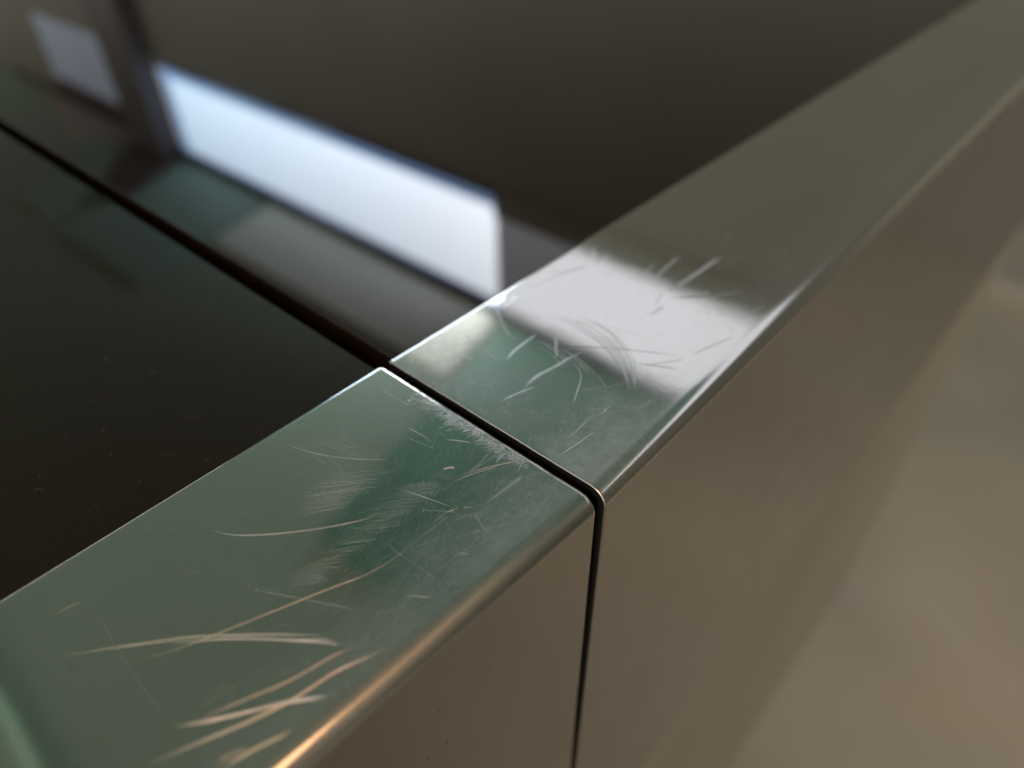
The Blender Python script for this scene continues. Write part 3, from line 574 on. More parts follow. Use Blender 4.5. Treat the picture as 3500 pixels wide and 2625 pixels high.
(-12.0,-30.3,-13.3,-29.7,0.18,0.04),(-10.5,-30.7,-12.2,-30.0,0.30,0.04),(-13.0,-28.8,-12.7,-30.3,0.31,0.04),(-11.2,-30.2,-12.4,-29.9,0.24,0.04),(-12.6,-29.6,-12.8,-30.2,0.41,0.04),
(-11.5,-29.4,-12.8,-29.4,0.27,0.04),(-11.7,-30.1,-12.3,-30.5,0.37,0.04),(-11.8,-29.0,-10.9,-31.5,0.25,0.04),(-11.2,-30.8,-12.2,-31.0,0.34,0.04),(-11.8,-30.2,-13.0,-29.9,0.34,0.04),
(-11.4,-30.1,-12.3,-30.5,0.37,0.04),(-11.7,-29.6,-11.6,-31.0,0.22,0.04),(-10.5,-30.4,-11.6,-30.6,0.22,0.04),(-12.7,-29.2,-12.3,-30.4,0.33,0.04),(-10.9,-30.3,-12.2,-30.0,0.36,0.04),
(-11.2,-30.2,-12.2,-30.0,0.38,0.04),(-11.5,-29.6,-11.3,-31.2,0.31,0.04),(-12.5,-29.5,-11.9,-31.3,0.23,0.04),(-12.9,-28.8,-11.4,-31.4,0.33,0.04),(-12.0,-29.6,-12.6,-29.8,0.29,0.04),
(-12.4,-29.5,-13.8,-28.9,0.29,0.04),(-11.5,-29.4,-12.7,-29.7,0.22,0.04),(-12.2,-29.4,-11.1,-31.6,0.40,0.04),(-12.6,-29.4,-12.6,-30.4,0.16,0.04),(-12.6,-29.2,-11.8,-31.3,0.36,0.04),
(-12.1,-29.0,-11.9,-30.7,0.25,0.04),(-11.8,-30.4,-12.6,-30.5,0.33,0.04),(-11.8,-29.9,-12.8,-29.8,0.39,0.04),(-12.0,-29.3,-12.8,-29.8,0.39,0.04),(-11.7,-29.8,-11.2,-31.3,0.17,0.04),
(-11.4,-30.1,-11.4,-31.2,0.39,0.04),(-11.9,-30.1,-12.6,-30.2,0.16,0.04),(-11.3,-30.1,-11.3,-31.3,0.32,0.04),(-11.9,-29.4,-11.3,-31.4,0.39,0.04),(-12.2,-29.3,-12.7,-29.8,0.29,0.04),
(-11.4,-29.9,-11.9,-30.3,0.31,0.04),(-11.4,-30.3,-11.5,-31.2,0.31,0.04),(-12.1,-29.9,-11.6,-31.0,0.38,0.04),(-12.1,-30.0,-12.8,-30.2,0.35,0.04),(-11.3,-30.5,-12.0,-30.9,0.17,0.04),
(-11.5,-29.7,-12.2,-30.1,0.37,0.04),(-11.8,-30.0,-12.4,-30.4,0.22,0.04),(-10.5,-21.4,-9.1,-23.8,0.14,0.04),(-11.8,-20.5,-11.1,-22.9,0.20,0.04),(-12.7,-19.7,-9.7,-24.3,0.16,0.04),
(-11.1,-21.0,-9.9,-23.5,0.17,0.04),(-10.6,-22.4,-10.6,-23.5,0.09,0.04),(-9.8,-22.9,-8.7,-25.1,0.19,0.04),(-10.9,-20.6,-9.7,-23.0,0.18,0.04),(-9.8,-22.6,-10.5,-22.6,0.10,0.04),
(-10.3,-20.7,-9.9,-22.3,0.19,0.04),(-9.3,-23.0,-10.0,-23.2,0.19,0.04),(-9.9,-22.7,-9.6,-24.0,0.20,0.04),(-10.0,-22.7,-9.8,-24.1,0.12,0.04),(-9.5,-22.4,-8.9,-24.3,0.16,0.04),
(-10.4,-20.4,-9.9,-22.2,0.10,0.04),(-10.2,-21.4,-9.2,-23.9,0.12,0.04),(-10.9,-21.4,-9.2,-24.3,0.18,0.04),(-12.3,-19.9,-9.8,-23.7,0.09,0.04),(-11.0,-21.9,-10.8,-23.3,0.09,0.04),
(-10.4,-22.3,-10.3,-23.4,0.08,0.04),(-10.0,-20.9,-9.3,-22.7,0.14,0.04),(-9.9,-22.9,-9.8,-24.8,0.20,0.04),(-10.0,-22.1,-9.5,-23.3,0.17,0.04),(-10.8,-20.2,-9.1,-23.1,0.20,0.04),
(-10.3,-21.3,-8.7,-24.1,0.16,0.04),(-9.7,-22.1,-9.5,-23.0,0.09,0.04),(-10.6,-21.7,-9.5,-24.2,0.07,0.04),(-11.0,-21.3,-9.9,-23.6,0.19,0.04),(-10.1,-21.9,-9.6,-23.6,0.14,0.04),
(-11.2,-20.1,-9.1,-23.6,0.17,0.04),(-10.3,-20.7,-9.8,-22.6,0.12,0.04),(-11.1,-22.0,-9.5,-24.6,0.15,0.04),(-12.1,-19.4,-8.3,-25.4,0.12,0.04),(-10.3,-22.8,-9.8,-24.4,0.11,0.04),
(-9.7,-22.0,-9.4,-23.6,0.08,0.04),(-9.7,-22.2,-10.5,-22.6,0.18,0.04),(-10.5,-22.3,-9.9,-23.9,0.11,0.04),(-9.6,-22.4,-10.5,-22.6,0.17,0.04),(-10.1,-21.2,-8.6,-23.9,0.16,0.04),
(-9.3,-21.4,-8.5,-23.8,0.12,0.04),(-10.2,-22.1,-10.1,-23.4,0.14,0.04),(-9.5,-22.2,-9.7,-22.7,0.18,0.04),(-9.8,-21.4,-10.4,-22.0,0.08,0.04),(-9.9,-22.9,-9.9,-23.9,0.12,0.04),
(-10.6,-21.5,-9.4,-23.8,0.11,0.04),(-10.5,-21.6,-9.4,-23.8,0.19,0.04),(-9.7,-22.6,-9.6,-23.8,0.13,0.04),(-9.4,-22.9,-10.4,-22.8,0.10,0.04),(-10.7,-20.3,-8.5,-24.0,0.07,0.04),
(-11.7,-20.1,-9.7,-23.6,0.15,0.04),(-9.7,-22.8,-9.2,-24.7,0.15,0.04),(-10.2,-22.4,-9.0,-24.9,0.08,0.04),(-10.5,-20.7,-9.9,-22.4,0.09,0.04),(-9.5,-22.4,-9.2,-23.9,0.15,0.04),
(-10.4,-21.4,-10.4,-22.5,0.16,0.04),(-11.1,-21.5,-10.1,-23.6,0.19,0.04),(-11.2,-19.5,-9.9,-22.1,0.19,0.04),(-9.3,-21.6,-7.9,-24.5,0.17,0.04),(-0.7,-11.8,-1.9,-11.7,0.61,0.06),
(-2.3,-14.8,-2.3,-16.2,0.51,0.06),(-1.0,-14.4,-4.2,-11.8,0.37,0.06),(-0.9,-13.6,-3.0,-12.0,0.44,0.06),(-0.1,-12.4,-1.9,-11.2,0.72,0.06),(-1.7,-13.5,-2.7,-12.9,0.65,0.06),
(-1.8,-18.3,-2.2,-18.6,0.38,0.06),(-0.8,-25.5,-2.3,-24.9,0.62,0.06),(-2.0,-25.5,-2.8,-25.7,0.29,0.06),(-2.3,-25.8,-2.7,-26.5,0.41,0.06),(-1.4,-26.6,-2.8,-25.4,0.43,0.06),
(-1.5,-12.1,-1.7,-12.7,0.27,0.06),(-0.1,-14.4,-1.9,-13.7,0.59,0.06),(-0.7,-20.4,-2.7,-19.3,0.26,0.06),(-1.5,-19.2,-3.3,-17.9,0.32,0.06),(-1.0,-19.6,-2.9,-19.0,0.35,0.06),
(-1.1,-17.5,-1.7,-17.5,0.57,0.06),(-1.1,-18.3,-3.8,-16.4,0.34,0.06),(-1.2,-11.9,-2.6,-11.0,0.56,0.06),(-1.0,-11.5,-2.2,-10.6,0.40,0.06),(-1.3,-10.1,-1.6,-11.1,0.32,0.06),
(-1.1,-22.5,-2.3,-21.7,0.29,0.06),(-1.1,-28.3,-2.5,-27.4,0.69,0.06),(-0.9,-21.0,-3.5,-18.8,0.34,0.06),(-0.9,-23.8,-2.2,-22.9,0.29,0.06),(-0.6,-28.7,-2.1,-27.1,0.32,0.06),
(-1.4,-24.1,-2.1,-24.8,0.27,0.06),(-2.4,-25.7,-1.1,-27.4,0.53,0.06),(-1.9,-24.5,-3.0,-24.1,0.67,0.06),(-1.5,-10.5,-3.9,-8.3,0.46,0.06),(-0.5,-19.7,-2.8,-18.0,0.52,0.06),
(-1.7,-19.6,-2.0,-19.6,0.55,0.06),(-1.7,-27.3,-2.2,-27.7,0.51,0.06),(-1.2,-27.9,-3.1,-26.7,0.72,0.06),(0.6,-26.8,-1.5,-25.1,0.50,0.06),(-1.8,-26.1,-3.5,-25.1,0.35,0.06),
(-2.1,-20.0,-2.3,-20.5,0.33,0.06),(-2.4,-20.4,-3.4,-20.3,0.58,0.06),(-1.4,-24.3,-2.0,-24.1,0.62,0.06),(-0.9,-29.4,-2.8,-27.9,0.53,0.06),(-0.6,-20.4,-4.3,-16.8,0.34,0.06),
(-2.2,-23.4,-2.3,-23.4,0.42,0.06),(-1.0,-28.4,-1.4,-28.1,0.41,0.06),(-1.7,-19.0,-2.5,-18.6,0.61,0.06),(-2.4,-24.7,-2.1,-25.7,0.54,0.06),(-0.9,-21.4,-3.1,-20.3,0.33,0.06),
(-0.1,-24.5,-3.1,-21.7,0.32,0.06),(-1.1,-27.6,-1.9,-26.6,0.52,0.06),(0.0,-12.5,-0.8,-11.9,0.49,0.06),(-2.6,-26.3,-3.4,-26.1,0.59,0.06),(-2.1,-28.4,-2.3,-28.9,0.38,0.06),
(-1.4,-26.7,-3.3,-25.8,0.35,0.06),(-1.3,-19.1,-2.0,-18.8,0.40,0.06),(-1.3,-21.2,-1.4,-21.4,0.55,0.06),(-1.0,-27.3,-0.9,-28.0,0.50,0.06),(-1.8,-28.7,-2.7,-28.3,0.54,0.06),
(-2.1,-24.1,-1.4,-26.5,0.43,0.06),(-2.0,-27.1,-2.0,-28.0,0.57,0.06),(-1.2,-16.0,-2.2,-17.0,0.47,0.06),(-1.9,-25.2,-2.3,-25.6,0.54,0.06),(-1.2,-26.8,-2.5,-26.0,0.44,0.06),
(-0.6,-27.7,-1.6,-27.5,0.34,0.06),(-1.2,-27.5,-2.1,-27.4,0.69,0.06),(-1.3,-21.2,-2.5,-20.5,0.59,0.06),(-1.7,-28.2,-3.0,-27.8,0.26,0.06),(-1.3,-12.9,-1.2,-14.1,0.72,0.06),
(-0.8,-24.7,-3.1,-24.1,0.72,0.06),(-1.3,-28.9,-2.6,-28.3,0.44,0.06),(-0.5,-18.5,-1.2,-18.2,0.42,0.06),(-1.8,-14.7,-3.0,-13.6,0.43,0.06),(-1.9,-10.6,-1.6,-12.5,0.54,0.06),
(-1.8,-27.6,-3.6,-26.1,0.39,0.06),(-1.4,-24.3,-3.0,-23.6,0.62,0.06),(-2.3,-23.1,-3.0,-22.7,0.64,0.06),(-1.1,-24.8,-3.2,-23.2,0.43,0.06),(-1.5,-21.7,-2.4,-21.3,0.27,0.06),
(-0.5,-21.9,-3.4,-19.9,0.33,0.06),(-1.7,-17.8,-2.8,-17.7,0.39,0.06),(-1.3,-26.1,-0.9,-26.6,0.68,0.06),(-0.8,-25.1,-3.9,-22.6,0.63,0.06),(-1.6,-21.1,-2.4,-21.8,0.27,0.06),
(-1.5,-22.0,-2.5,-21.4,0.46,0.06),(-1.4,-21.1,-3.4,-19.8,0.33,0.06),(-0.8,-11.5,-1.1,-12.3,0.56,0.06),(-1.5,-13.3,-3.5,-12.3,0.54,0.06),(-1.0,-21.5,-1.9,-21.7,0.41,0.06),
(-1.5,-19.6,-2.7,-18.5,0.45,0.06),(-0.7,-12.8,-2.5,-11.5,0.70,0.06),(-1.6,-28.7,-2.9,-27.8,0.33,0.06),(-0.9,-10.9,-1.1,-11.0,0.29,0.06),(-1.0,-21.3,-2.6,-20.0,0.48,0.06),
(-0.3,-23.9,-2.1,-22.8,0.62,0.06),(-1.3,-16.1,-4.1,-13.8,0.34,0.06),(-1.3,-16.5,-1.8,-16.6,0.38,0.06),(-0.7,-28.2,-2.3,-27.0,0.51,0.06),(-0.9,-19.1,-1.6,-19.4,0.48,0.06),
(-1.9,-15.1,-1.6,-16.1,0.48,0.06),(-2.6,-13.8,-1.8,-15.8,0.29,0.06),(-2.7,-21.3,-2.9,-22.0,0.36,0.06),(-0.9,-29.2,-2.3,-28.7,0.62,0.06),(-1.4,-12.8,-1.8,-13.0,0.28,0.06),
(-0.5,-12.5,-2.9,-10.9,0.66,0.06),(-0.4,-18.8,-1.9,-18.0,0.47,0.06),(-1.5,-17.4,-2.2,-17.5,0.67,0.06),(-1.5,-24.1,-3.8,-21.6,0.54,0.06),(-1.3,-11.8,-1.2,-12.5,0.71,0.06),
(-1.4,-17.5,-3.0,-16.4,0.71,0.06),(-0.7,-24.0,-2.2,-22.5,0.36,0.06),(-1.1,-25.6,-2.5,-24.3,0.61,0.06),(-0.6,-14.1,-1.9,-13.6,0.73,0.06),(-0.1,-21.4,-2.7,-19.2,0.57,0.06),
(-1.3,-23.4,-2.4,-23.0,0.73,0.06),(-1.4,-16.9,-2.4,-16.6,0.73,0.06),(-1.3,-16.7,-3.0,-15.8,0.54,0.06),(-0.7,-18.2,-3.0,-16.2,0.52,0.06),(-1.3,-28.0,-3.2,-27.2,0.28,0.06),
(-1.3,-11.4,-1.8,-11.7,0.29,0.06),(-1.6,-11.3,-2.3,-11.3,0.30,0.06),(-1.4,-28.9,-2.0,-28.3,0.59,0.06),(-0.2,-14.9,-3.2,-11.8,0.49,0.06),(-0.6,-17.1,-2.0,-16.0,0.62,0.06),
(-2.2,-28.1,-2.1,-29.0,0.42,0.06),(-0.8,-24.7,-1.4,-24.5,0.59,0.06),(-1.4,-14.5,-1.7,-15.2,0.58,0.06),(-1.9,-17.4,-2.0,-18.7,0.73,0.06),(-2.0,-12.4,-3.1,-12.2,0.67,0.06),
(-1.5,-17.8,-4.0,-15.8,0.46,0.06),(-1.7,-15.1,-1.8,-15.5,0.68,0.06),(-1.5,-17.6,-2.3,-17.8,0.58,0.06),(-1.8,-26.5,-2.0,-26.9,0.33,0.06),(-0.6,-16.0,-3.4,-14.1,0.46,0.06),
(-1.4,-23.6,-2.0,-23.8,0.54,0.06),(-1.4,-20.8,-1.3,-21.4,0.47,0.06),(-0.9,-13.4,-2.9,-12.6,0.42,0.06),(-1.6,-25.5,-3.9,-23.5,0.39,0.06),(-0.8,-27.2,-2.1,-26.8,0.66,0.06),
(-0.9,-24.0,-1.8,-23.2,0.26,0.06),(-0.5,-29.4,-3.0,-26.9,0.45,0.06),(-0.6,-30.4,-3.3,-28.1,0.48,0.06),(-1.7,-23.7,-2.8,-23.7,0.44,0.06),(-2.1,-28.0,-2.1,-28.0,0.61,0.06),
(-0.9,-17.2,-2.5,-16.8,0.66,0.06),(-1.2,-27.7,-1.1,-28.5,0.27,0.06),(-0.9,-11.9,-2.4,-11.2,0.35,0.06),(-0.8,-28.7,-1.9,-27.4,0.67,0.06),(-1.7,-26.7,-1.9,-26.9,0.66,0.06),
(-1.5,-21.5,-3.0,-20.9,0.35,0.06),(-1.5,-15.4,-2.0,-16.0,0.67,0.06),(-1.6,-15.7,-3.3,-15.5,0.30,0.06),(-1.8,-17.8,-4.3,-16.5,0.30,0.06),(-0.4,-14.8,-1.5,-13.9,0.65,0.06),
(-2.2,-13.3,-1.8,-14.4,0.45,0.06),(-2.4,-22.0,-2.2,-22.9,0.30,0.06),(-2.3,-26.8,-2.4,-27.1,0.59,0.06),(-1.8,-16.1,-3.2,-15.1,0.74,0.06),(0.2,-19.8,-3.0,-17.1,0.69,0.06),
(-1.4,-27.2,-3.0,-25.7,0.60,0.06),(-0.7,-22.0,-1.7,-21.0,0.64,0.06),(-1.4,-14.2,-1.2,-14.6,0.54,0.06),(-1.6,-11.2,-2.6,-11.4,0.29,0.06),(-0.1,-15.4,-1.5,-14.4,0.36,0.06),
(-0.5,-15.1,-1.9,-14.3,0.47,0.06),(0.2,-15.9,-3.3,-13.5,0.66,0.06),(-2.1,-17.4,-2.2,-17.9,0.36,0.06),(-1.6,-16.6,-3.3,-15.3,0.52,0.06),(-1.5,-10.4,-2.0,-10.6,0.32,0.06),
(-0.4,-23.2,-2.2,-20.8,0.75,0.06),(-1.9,-24.4,-2.2,-25.3,0.44,0.06),(-2.2,-21.3,-2.7,-22.5,0.63,0.06),(-1.4,-16.0,-1.2,-17.6,0.34,0.06),(-1.4,-15.8,-1.6,-16.8,0.40,0.06),
(-1.4,-19.9,-3.7,-18.9,0.35,0.06),(-2.0,-12.8,-2.8,-12.2,0.74,0.06),(-1.4,-27.5,-2.7,-27.0,0.47,0.06),(-1.2,-23.0,-1.4,-23.6,0.66,0.06),(-1.7,-15.9,-2.9,-15.5,0.69,0.06),
(-1.3,-12.6,-3.9,-10.5,0.43,0.06),(-1.5,-22.9,-1.9,-23.3,0.37,0.06),(-2.0,-14.2,-3.5,-13.3,0.53,0.06),(-1.4,-20.2,-2.2,-20.8,0.71,0.06),(-1.6,-27.0,-1.6,-27.2,0.59,0.06),
(-1.3,-11.0,-2.3,-11.3,0.46,0.06),(-1.3,-14.7,-1.3,-15.5,0.50,0.06),(-1.2,-17.1,-3.5,-15.3,0.33,0.06),(1.3,-14.9,-2.8,-11.1,0.28,0.06),(-1.3,-22.0,-2.1,-21.5,0.58,0.06),
(-2.0,-15.9,-2.8,-15.7,0.27,0.06),(-1.3,-26.1,-3.1,-24.9,0.74,0.06),(-1.0,-20.9,-1.2,-21.2,0.36,0.06),(-0.8,-14.0,-4.0,-10.5,0.56,0.06),(-1.7,-26.5,-2.0,-27.1,0.38,0.06),
(-1.3,-19.8,-2.7,-19.5,0.45,0.06),(-2.0,-11.4,-1.8,-12.6,0.27,0.06),(-1.4,-23.8,-3.0,-22.9,0.66,0.06),(-1.6,-18.6,-2.3,-18.4,0.50,0.06),(-0.9,-15.5,-2.7,-14.5,0.30,0.06),
(-2.4,-10.1,-1.5,-11.9,0.44,0.06),(-0.5,-17.3,-2.9,-16.0,0.62,0.06),(-0.7,-12.8,-1.3,-12.3,0.28,0.06),(-1.2,-23.5,-2.5,-23.3,0.63,0.06),(-0.9,-16.7,-3.2,-14.9,0.36,0.06),
(-0.6,-11.4,-2.9,-9.6,0.74,0.06),(-2.4,-27.8,-2.4,-28.8,0.28,0.06),(-0.9,-16.9,-2.6,-15.7,0.61,0.06),(-0.5,-17.0,-2.3,-16.3,0.71,0.06),(-1.5,-22.9,-2.9,-23.1,0.59,0.06),
(-1.0,-11.4,-2.8,-9.7,0.58,0.06),(-1.4,-25.2,-1.5,-25.4,0.30,0.06),(-2.0,-11.2,-2.8,-10.8,0.37,0.06),(-2.1,-16.9,-2.5,-17.5,0.35,0.06),(-0.5,-22.3,-2.0,-21.2,0.36,0.06),
(-2.0,-15.8,-1.6,-17.3,0.68,0.06),(-1.5,-27.3,-1.9,-28.3,0.35,0.06),(-1.4,-15.8,-1.7,-16.3,0.43,0.06),(-0.6,-28.9,-1.3,-28.6,0.72,0.06),(-1.6,-21.6,-1.7,-22.5,0.41,0.06),
(-0.8,-12.4,-1.0,-13.0,0.47,0.06),(-0.6,-23.1,-1.3,-22.7,0.27,0.06),(-1.0,-14.1,-1.5,-13.5,0.49,0.06),(-1.1,-13.0,-3.2,-12.6,0.53,0.06),(-2.5,-25.6,-3.1,-25.8,0.62,0.06),
(-1.7,-17.0,-3.5,-16.8,0.56,0.06),(-1.7,-24.2,-2.8,-23.4,0.38,0.06),(-1.3,-16.9,-2.0,-16.8,0.42,0.06),(-0.8,-18.4,-3.7,-16.3,0.72,0.06),(-1.2,-20.8,-2.3,-20.6,0.60,0.06),
(-1.0,-12.6,-1.9,-12.2,0.45,0.06),(-1.1,-11.6,-2.1,-11.0,0.66,0.06),(-1.1,-25.8,-2.3,-24.9,0.45,0.06),(-1.4,-17.9,-2.5,-17.1,0.58,0.06),(-1.1,-21.2,-2.7,-19.8,0.27,0.06),
(-1.0,-12.9,-1.4,-12.7,0.68,0.06),(-1.6,-14.2,-1.4,-15.3,0.38,0.06),(-0.9,-12.8,-1.8,-12.5,0.54,0.06),(-1.4,-18.1,-2.8,-17.2,0.51,0.06),(-1.6,-23.1,-2.4,-23.0,0.75,0.06),
(-2.1,-22.8,-2.0,-23.4,0.48,0.06),(-2.2,-27.4,-3.0,-27.7,0.29,0.06),(-2.0,-14.4,-3.0,-14.8,0.58,0.06),(-1.9,-13.2,-2.5,-13.0,0.35,0.06),(-0.7,-20.9,-3.5,-19.5,0.50,0.06),
(-1.9,-28.0,-3.6,-27.0,0.38,0.06),(-1.0,-26.8,-1.5,-26.4,0.59,0.06),(-1.9,-12.5,-4.0,-11.5,0.68,0.06),(-0.7,-12.9,-1.9,-12.2,0.71,0.06),(-1.4,-16.8,-1.9,-16.8,0.46,0.06),
(-0.6,-18.7,-4.2,-15.7,0.35,0.06),(-1.1,-12.7,-1.5,-13.0,0.65,0.06),(-2.8,-10.9,-2.9,-12.7,0.52,0.06),(-1.3,-14.1,-2.1,-13.7,0.53,0.06),(-1.8,-19.9,-2.6,-19.6,0.28,0.06),
(-1.9,-15.8,-3.0,-16.9,0.67,0.06),(-0.8,-25.3,-2.9,-24.1,0.74,0.06),(-1.8,-19.6,-1.6,-20.4,0.31,0.06),(-1.6,-18.6,-2.8,-18.8,0.33,0.06),(-1.8,-26.8,-1.7,-27.2,0.30,0.06),
(-1.5,-18.9,-3.1,-17.8,0.62,0.06),(-0.7,-17.0,-3.8,-14.3,0.41,0.06),(-1.4,-20.2,-1.8,-20.0,0.44,0.06),(-0.2,-11.9,-2.1,-11.0,0.62,0.06),(-2.0,-19.9,-3.0,-19.7,0.51,0.06),
(-1.4,-16.5,-2.3,-16.0,0.50,0.06),(-1.0,-29.9,-1.3,-29.6,0.72,0.06),(-2.2,-17.8,-2.8,-17.6,0.68,0.06),(-2.5,-27.1,-2.2,-28.5,0.57,0.06),(-1.6,-20.5,-1.9,-20.6,0.41,0.06),
(-0.8,-11.3,-3.0,-10.2,0.32,0.06),(-0.4,-19.1,-3.2,-17.4,0.54,0.06),(-1.1,-22.1,-1.0,-22.7,0.48,0.06),(-0.8,-11.4,-2.6,-10.1,0.50,0.06),(-1.1,-20.6,-2.2,-20.3,0.42,0.06),
(-0.9,-18.4,-3.2,-17.1,0.55,0.06),(-1.8,-26.2,-3.3,-25.7,0.59,0.06),(-1.8,-13.6,-3.4,-12.6,0.64,0.06),(-1.0,-13.2,-0.6,-14.4,0.50,0.06),(-0.3,-22.1,-3.0,-20.6,0.40,0.06),
(-2.7,-20.0,-2.8,-20.6,0.37,0.06),(-1.3,-11.5,-2.8,-10.9,0.35,0.06),(-0.9,-18.6,-2.4,-17.8,0.59,0.06),(-0.6,-11.5,-2.2,-10.6,0.42,0.06),(-2.2,-27.3,-1.5,-28.7,0.39,0.06),
(-1.6,-25.6,-1.8,-26.3,0.67,0.06),(-1.2,-10.3,-0.8,-11.8,0.32,0.06),(-0.9,-23.0,-1.4,-23.5,0.33,0.06),(-1.5,-10.1,-2.3,-10.0,0.59,0.06),(-1.7,-15.2,-2.4,-15.3,0.62,0.06),
(-2.0,-19.5,-1.9,-20.7,0.68,0.06),(-0.5,-27.4,-2.1,-26.4,0.39,0.06),(-1.6,-21.4,-3.2,-20.1,0.36,0.06),(-1.3,-23.2,-3.0,-22.5,0.75,0.06),(-0.2,-13.3,-2.6,-11.9,0.73,0.06),
(-1.0,-20.1,-0.8,-20.7,0.36,0.06),(-1.0,-11.4,-1.6,-11.0,0.67,0.06),(-1.5,-16.8,-1.9,-17.0,0.49,0.06),(-0.8,-16.9,-3.8,-15.1,0.36,0.06),(-2.0,-25.1,-1.2,-26.5,0.52,0.06),
(-1.6,-26.0,-1.7,-26.4,0.58,0.06),(-1.2,-26.6,-2.4,-25.5,0.30,0.06),(-2.2,-26.8,-2.1,-27.4,0.30,0.06),(-1.6,-18.0,-2.8,-17.0,0.43,0.06),(-1.6,-11.1,-2.2,-11.1,0.57,0.06),
(-0.3,-18.9,-1.6,-18.2,0.43,0.06),(-1.3,-14.7,-3.3,-13.9,0.46,0.06),(-1.6,-20.2,-2.1,-20.2,0.66,0.06),(-1.2,-17.1,-3.1,-15.8,0.58,0.06),(-0.9,-22.8,-1.3,-22.3,0.29,0.06),
(-1.8,-19.9,-1.8,-21.4,0.66,0.06),(-2.0,-24.7,-1.3,-26.6,0.42,0.06),(-1.6,-21.9,-1.9,-22.6,0.68,0.06),(-1.0,-26.2,-2.4,-25.3,0.65,0.06),(-1.8,-20.6,-1.8,-21.4,0.32,0.06),
(-0.7,-29.6,-2.1,-28.6,0.60,0.06),(-1.5,-23.5,-2.4,-23.4,0.46,0.06),(-1.6,-18.5,-2.4,-19.2,0.55,0.06),(-1.0,-27.3,-2.5,-26.4,0.48,0.06),(-2.0,-19.1,-2.5,-18.7,0.64,0.06),
(-0.6,-17.0,-1.8,-16.6,0.70,0.06),(-1.5,-24.1,-2.5,-24.8,0.67,0.06),(-1.8,-15.5,-1.5,-16.4,0.52,0.06),(-1.9,-14.4,-2.5,-14.1,0.60,0.06),(-1.6,-11.0,-2.6,-11.0,0.51,0.06),
(-1.7,-21.7,-2.9,-20.6,0.33,0.06),(-0.6,-21.1,-3.1,-18.7,0.59,0.06),(-2.2,-10.5,-4.0,-9.8,0.49,0.06),(-2.1,-19.4,-2.0,-20.0,0.44,0.06),(-1.5,-10.4,-1.5,-10.9,0.66,0.06),
(-0.5,-30.1,-2.1,-29.4,0.58,0.06),(-0.3,-20.7,-2.0,-19.2,0.64,0.06),(-1.5,-12.8,-1.2,-13.9,0.64,0.06),(-1.7,-16.1,-2.2,-16.4,0.50,0.06),(-1.1,-24.3,-2.8,-22.8,0.60,0.06),
(-0.7,-28.2,-2.5,-27.8,0.50,0.06),(-1.7,-24.2,-1.0,-25.1,0.69,0.06),(-1.0,-23.2,-2.6,-22.1,0.67,0.06),(-2.1,-24.4,-2.0,-25.5,0.35,0.06),(-1.1,-18.4,-2.8,-17.5,0.37,0.06),
(-1.0,-25.7,-4.0,-23.3,0.28,0.06),(-3.0,-11.0,-1.9,-13.0,0.27,0.06),(-0.8,-21.3,-1.3,-21.0,0.58,0.06),(-2.1,-25.6,-2.3,-26.4,0.43,0.06),(-2.4,-22.1,-1.9,-23.5,0.50,0.06),
(-1.7,-14.1,-3.9,-12.7,0.38,0.06),(-1.9,-17.6,-1.7,-19.2,0.52,0.06),(-0.5,-23.3,-1.9,-22.1,0.60,0.06),(-2.1,-10.5,-3.8,-10.1,0.65,0.06),(-0.6,-19.2,-3.3,-17.6,0.53,0.06),
(-1.4,-26.4,-3.1,-25.7,0.34,0.06),(-1.5,-14.3,-1.9,-14.2,0.36,0.06),(-1.5,-14.5,-1.9,-14.7,0.45,0.06),(-0.7,-19.7,-2.2,-19.2,0.49,0.06),(-1.0,-13.9,-2.4,-13.6,0.37,0.06),
(-2.3,-20.8,-2.2,-21.2,0.50,0.06),(-2.5,-20.9,-2.9,-21.4,0.54,0.06),(-1.4,-26.2,-1.6,-26.8,0.62,0.06),(-1.4,-20.5,-2.2,-19.9,0.61,0.06),(-1.4,-28.3,-3.0,-27.6,0.41,0.06),
(-1.9,-24.7,-1.7,-25.1,0.68,0.06),(-0.4,-27.7,-2.7,-25.3,0.28,0.06),(-0.3,-17.4,-1.9,-16.6,0.63,0.06),(-1.6,-24.7,-1.5,-24.9,0.28,0.06),(-1.4,-10.0,-1.0,-11.5,0.34,0.06),
(0.2,-13.3,-2.6,-11.2,0.56,0.06),(-1.9,-23.6,-3.7,-21.9,0.69,0.06),(-1.6,-25.0,-2.7,-24.1,0.28,0.06),(-0.9,-26.6,-2.0,-25.5,0.27,0.06),(-1.7,-16.4,-2.6,-16.2,0.39,0.06),
(-2.4,-25.6,-2.0,-26.9,0.46,0.06),(-1.1,-13.0,-2.0,-13.3,0.36,0.06),(-1.0,-29.8,-1.7,-30.1,0.26,0.06),(-1.5,-19.2,-1.4,-20.4,0.58,0.06),(-0.5,-17.9,-3.5,-15.7,0.67,0.06),
(-0.5,-13.4,-1.3,-12.5,0.31,0.06),(-1.7,-15.8,-2.5,-15.7,0.26,0.06),(-1.0,-19.1,-2.7,-18.3,0.38,0.06),(-2.5,-20.5,-2.0,-22.0,0.50,0.06),(-0.6,-15.5,-1.1,-16.1,0.69,0.06),
(-1.0,-17.8,-1.9,-18.1,0.74,0.06),(-0.5,-26.3,-1.9,-25.4,0.55,0.06),(-0.4,-21.6,-2.5,-20.1,0.68,0.06),(-0.7,-19.3,-3.7,-18.1,0.54,0.06),(-1.1,-16.6,-2.5,-16.4,0.68,0.06),
(-0.9,-28.5,-1.0,-29.5,0.47,0.06),(-0.1,-12.1,-3.5,-9.5,0.44,0.06),(-1.0,-12.1,-1.9,-11.6,0.65,0.06),(-1.9,-28.6,-1.8,-29.1,0.39,0.06),(-2.2,-28.1,-2.2,-29.0,0.69,0.06),
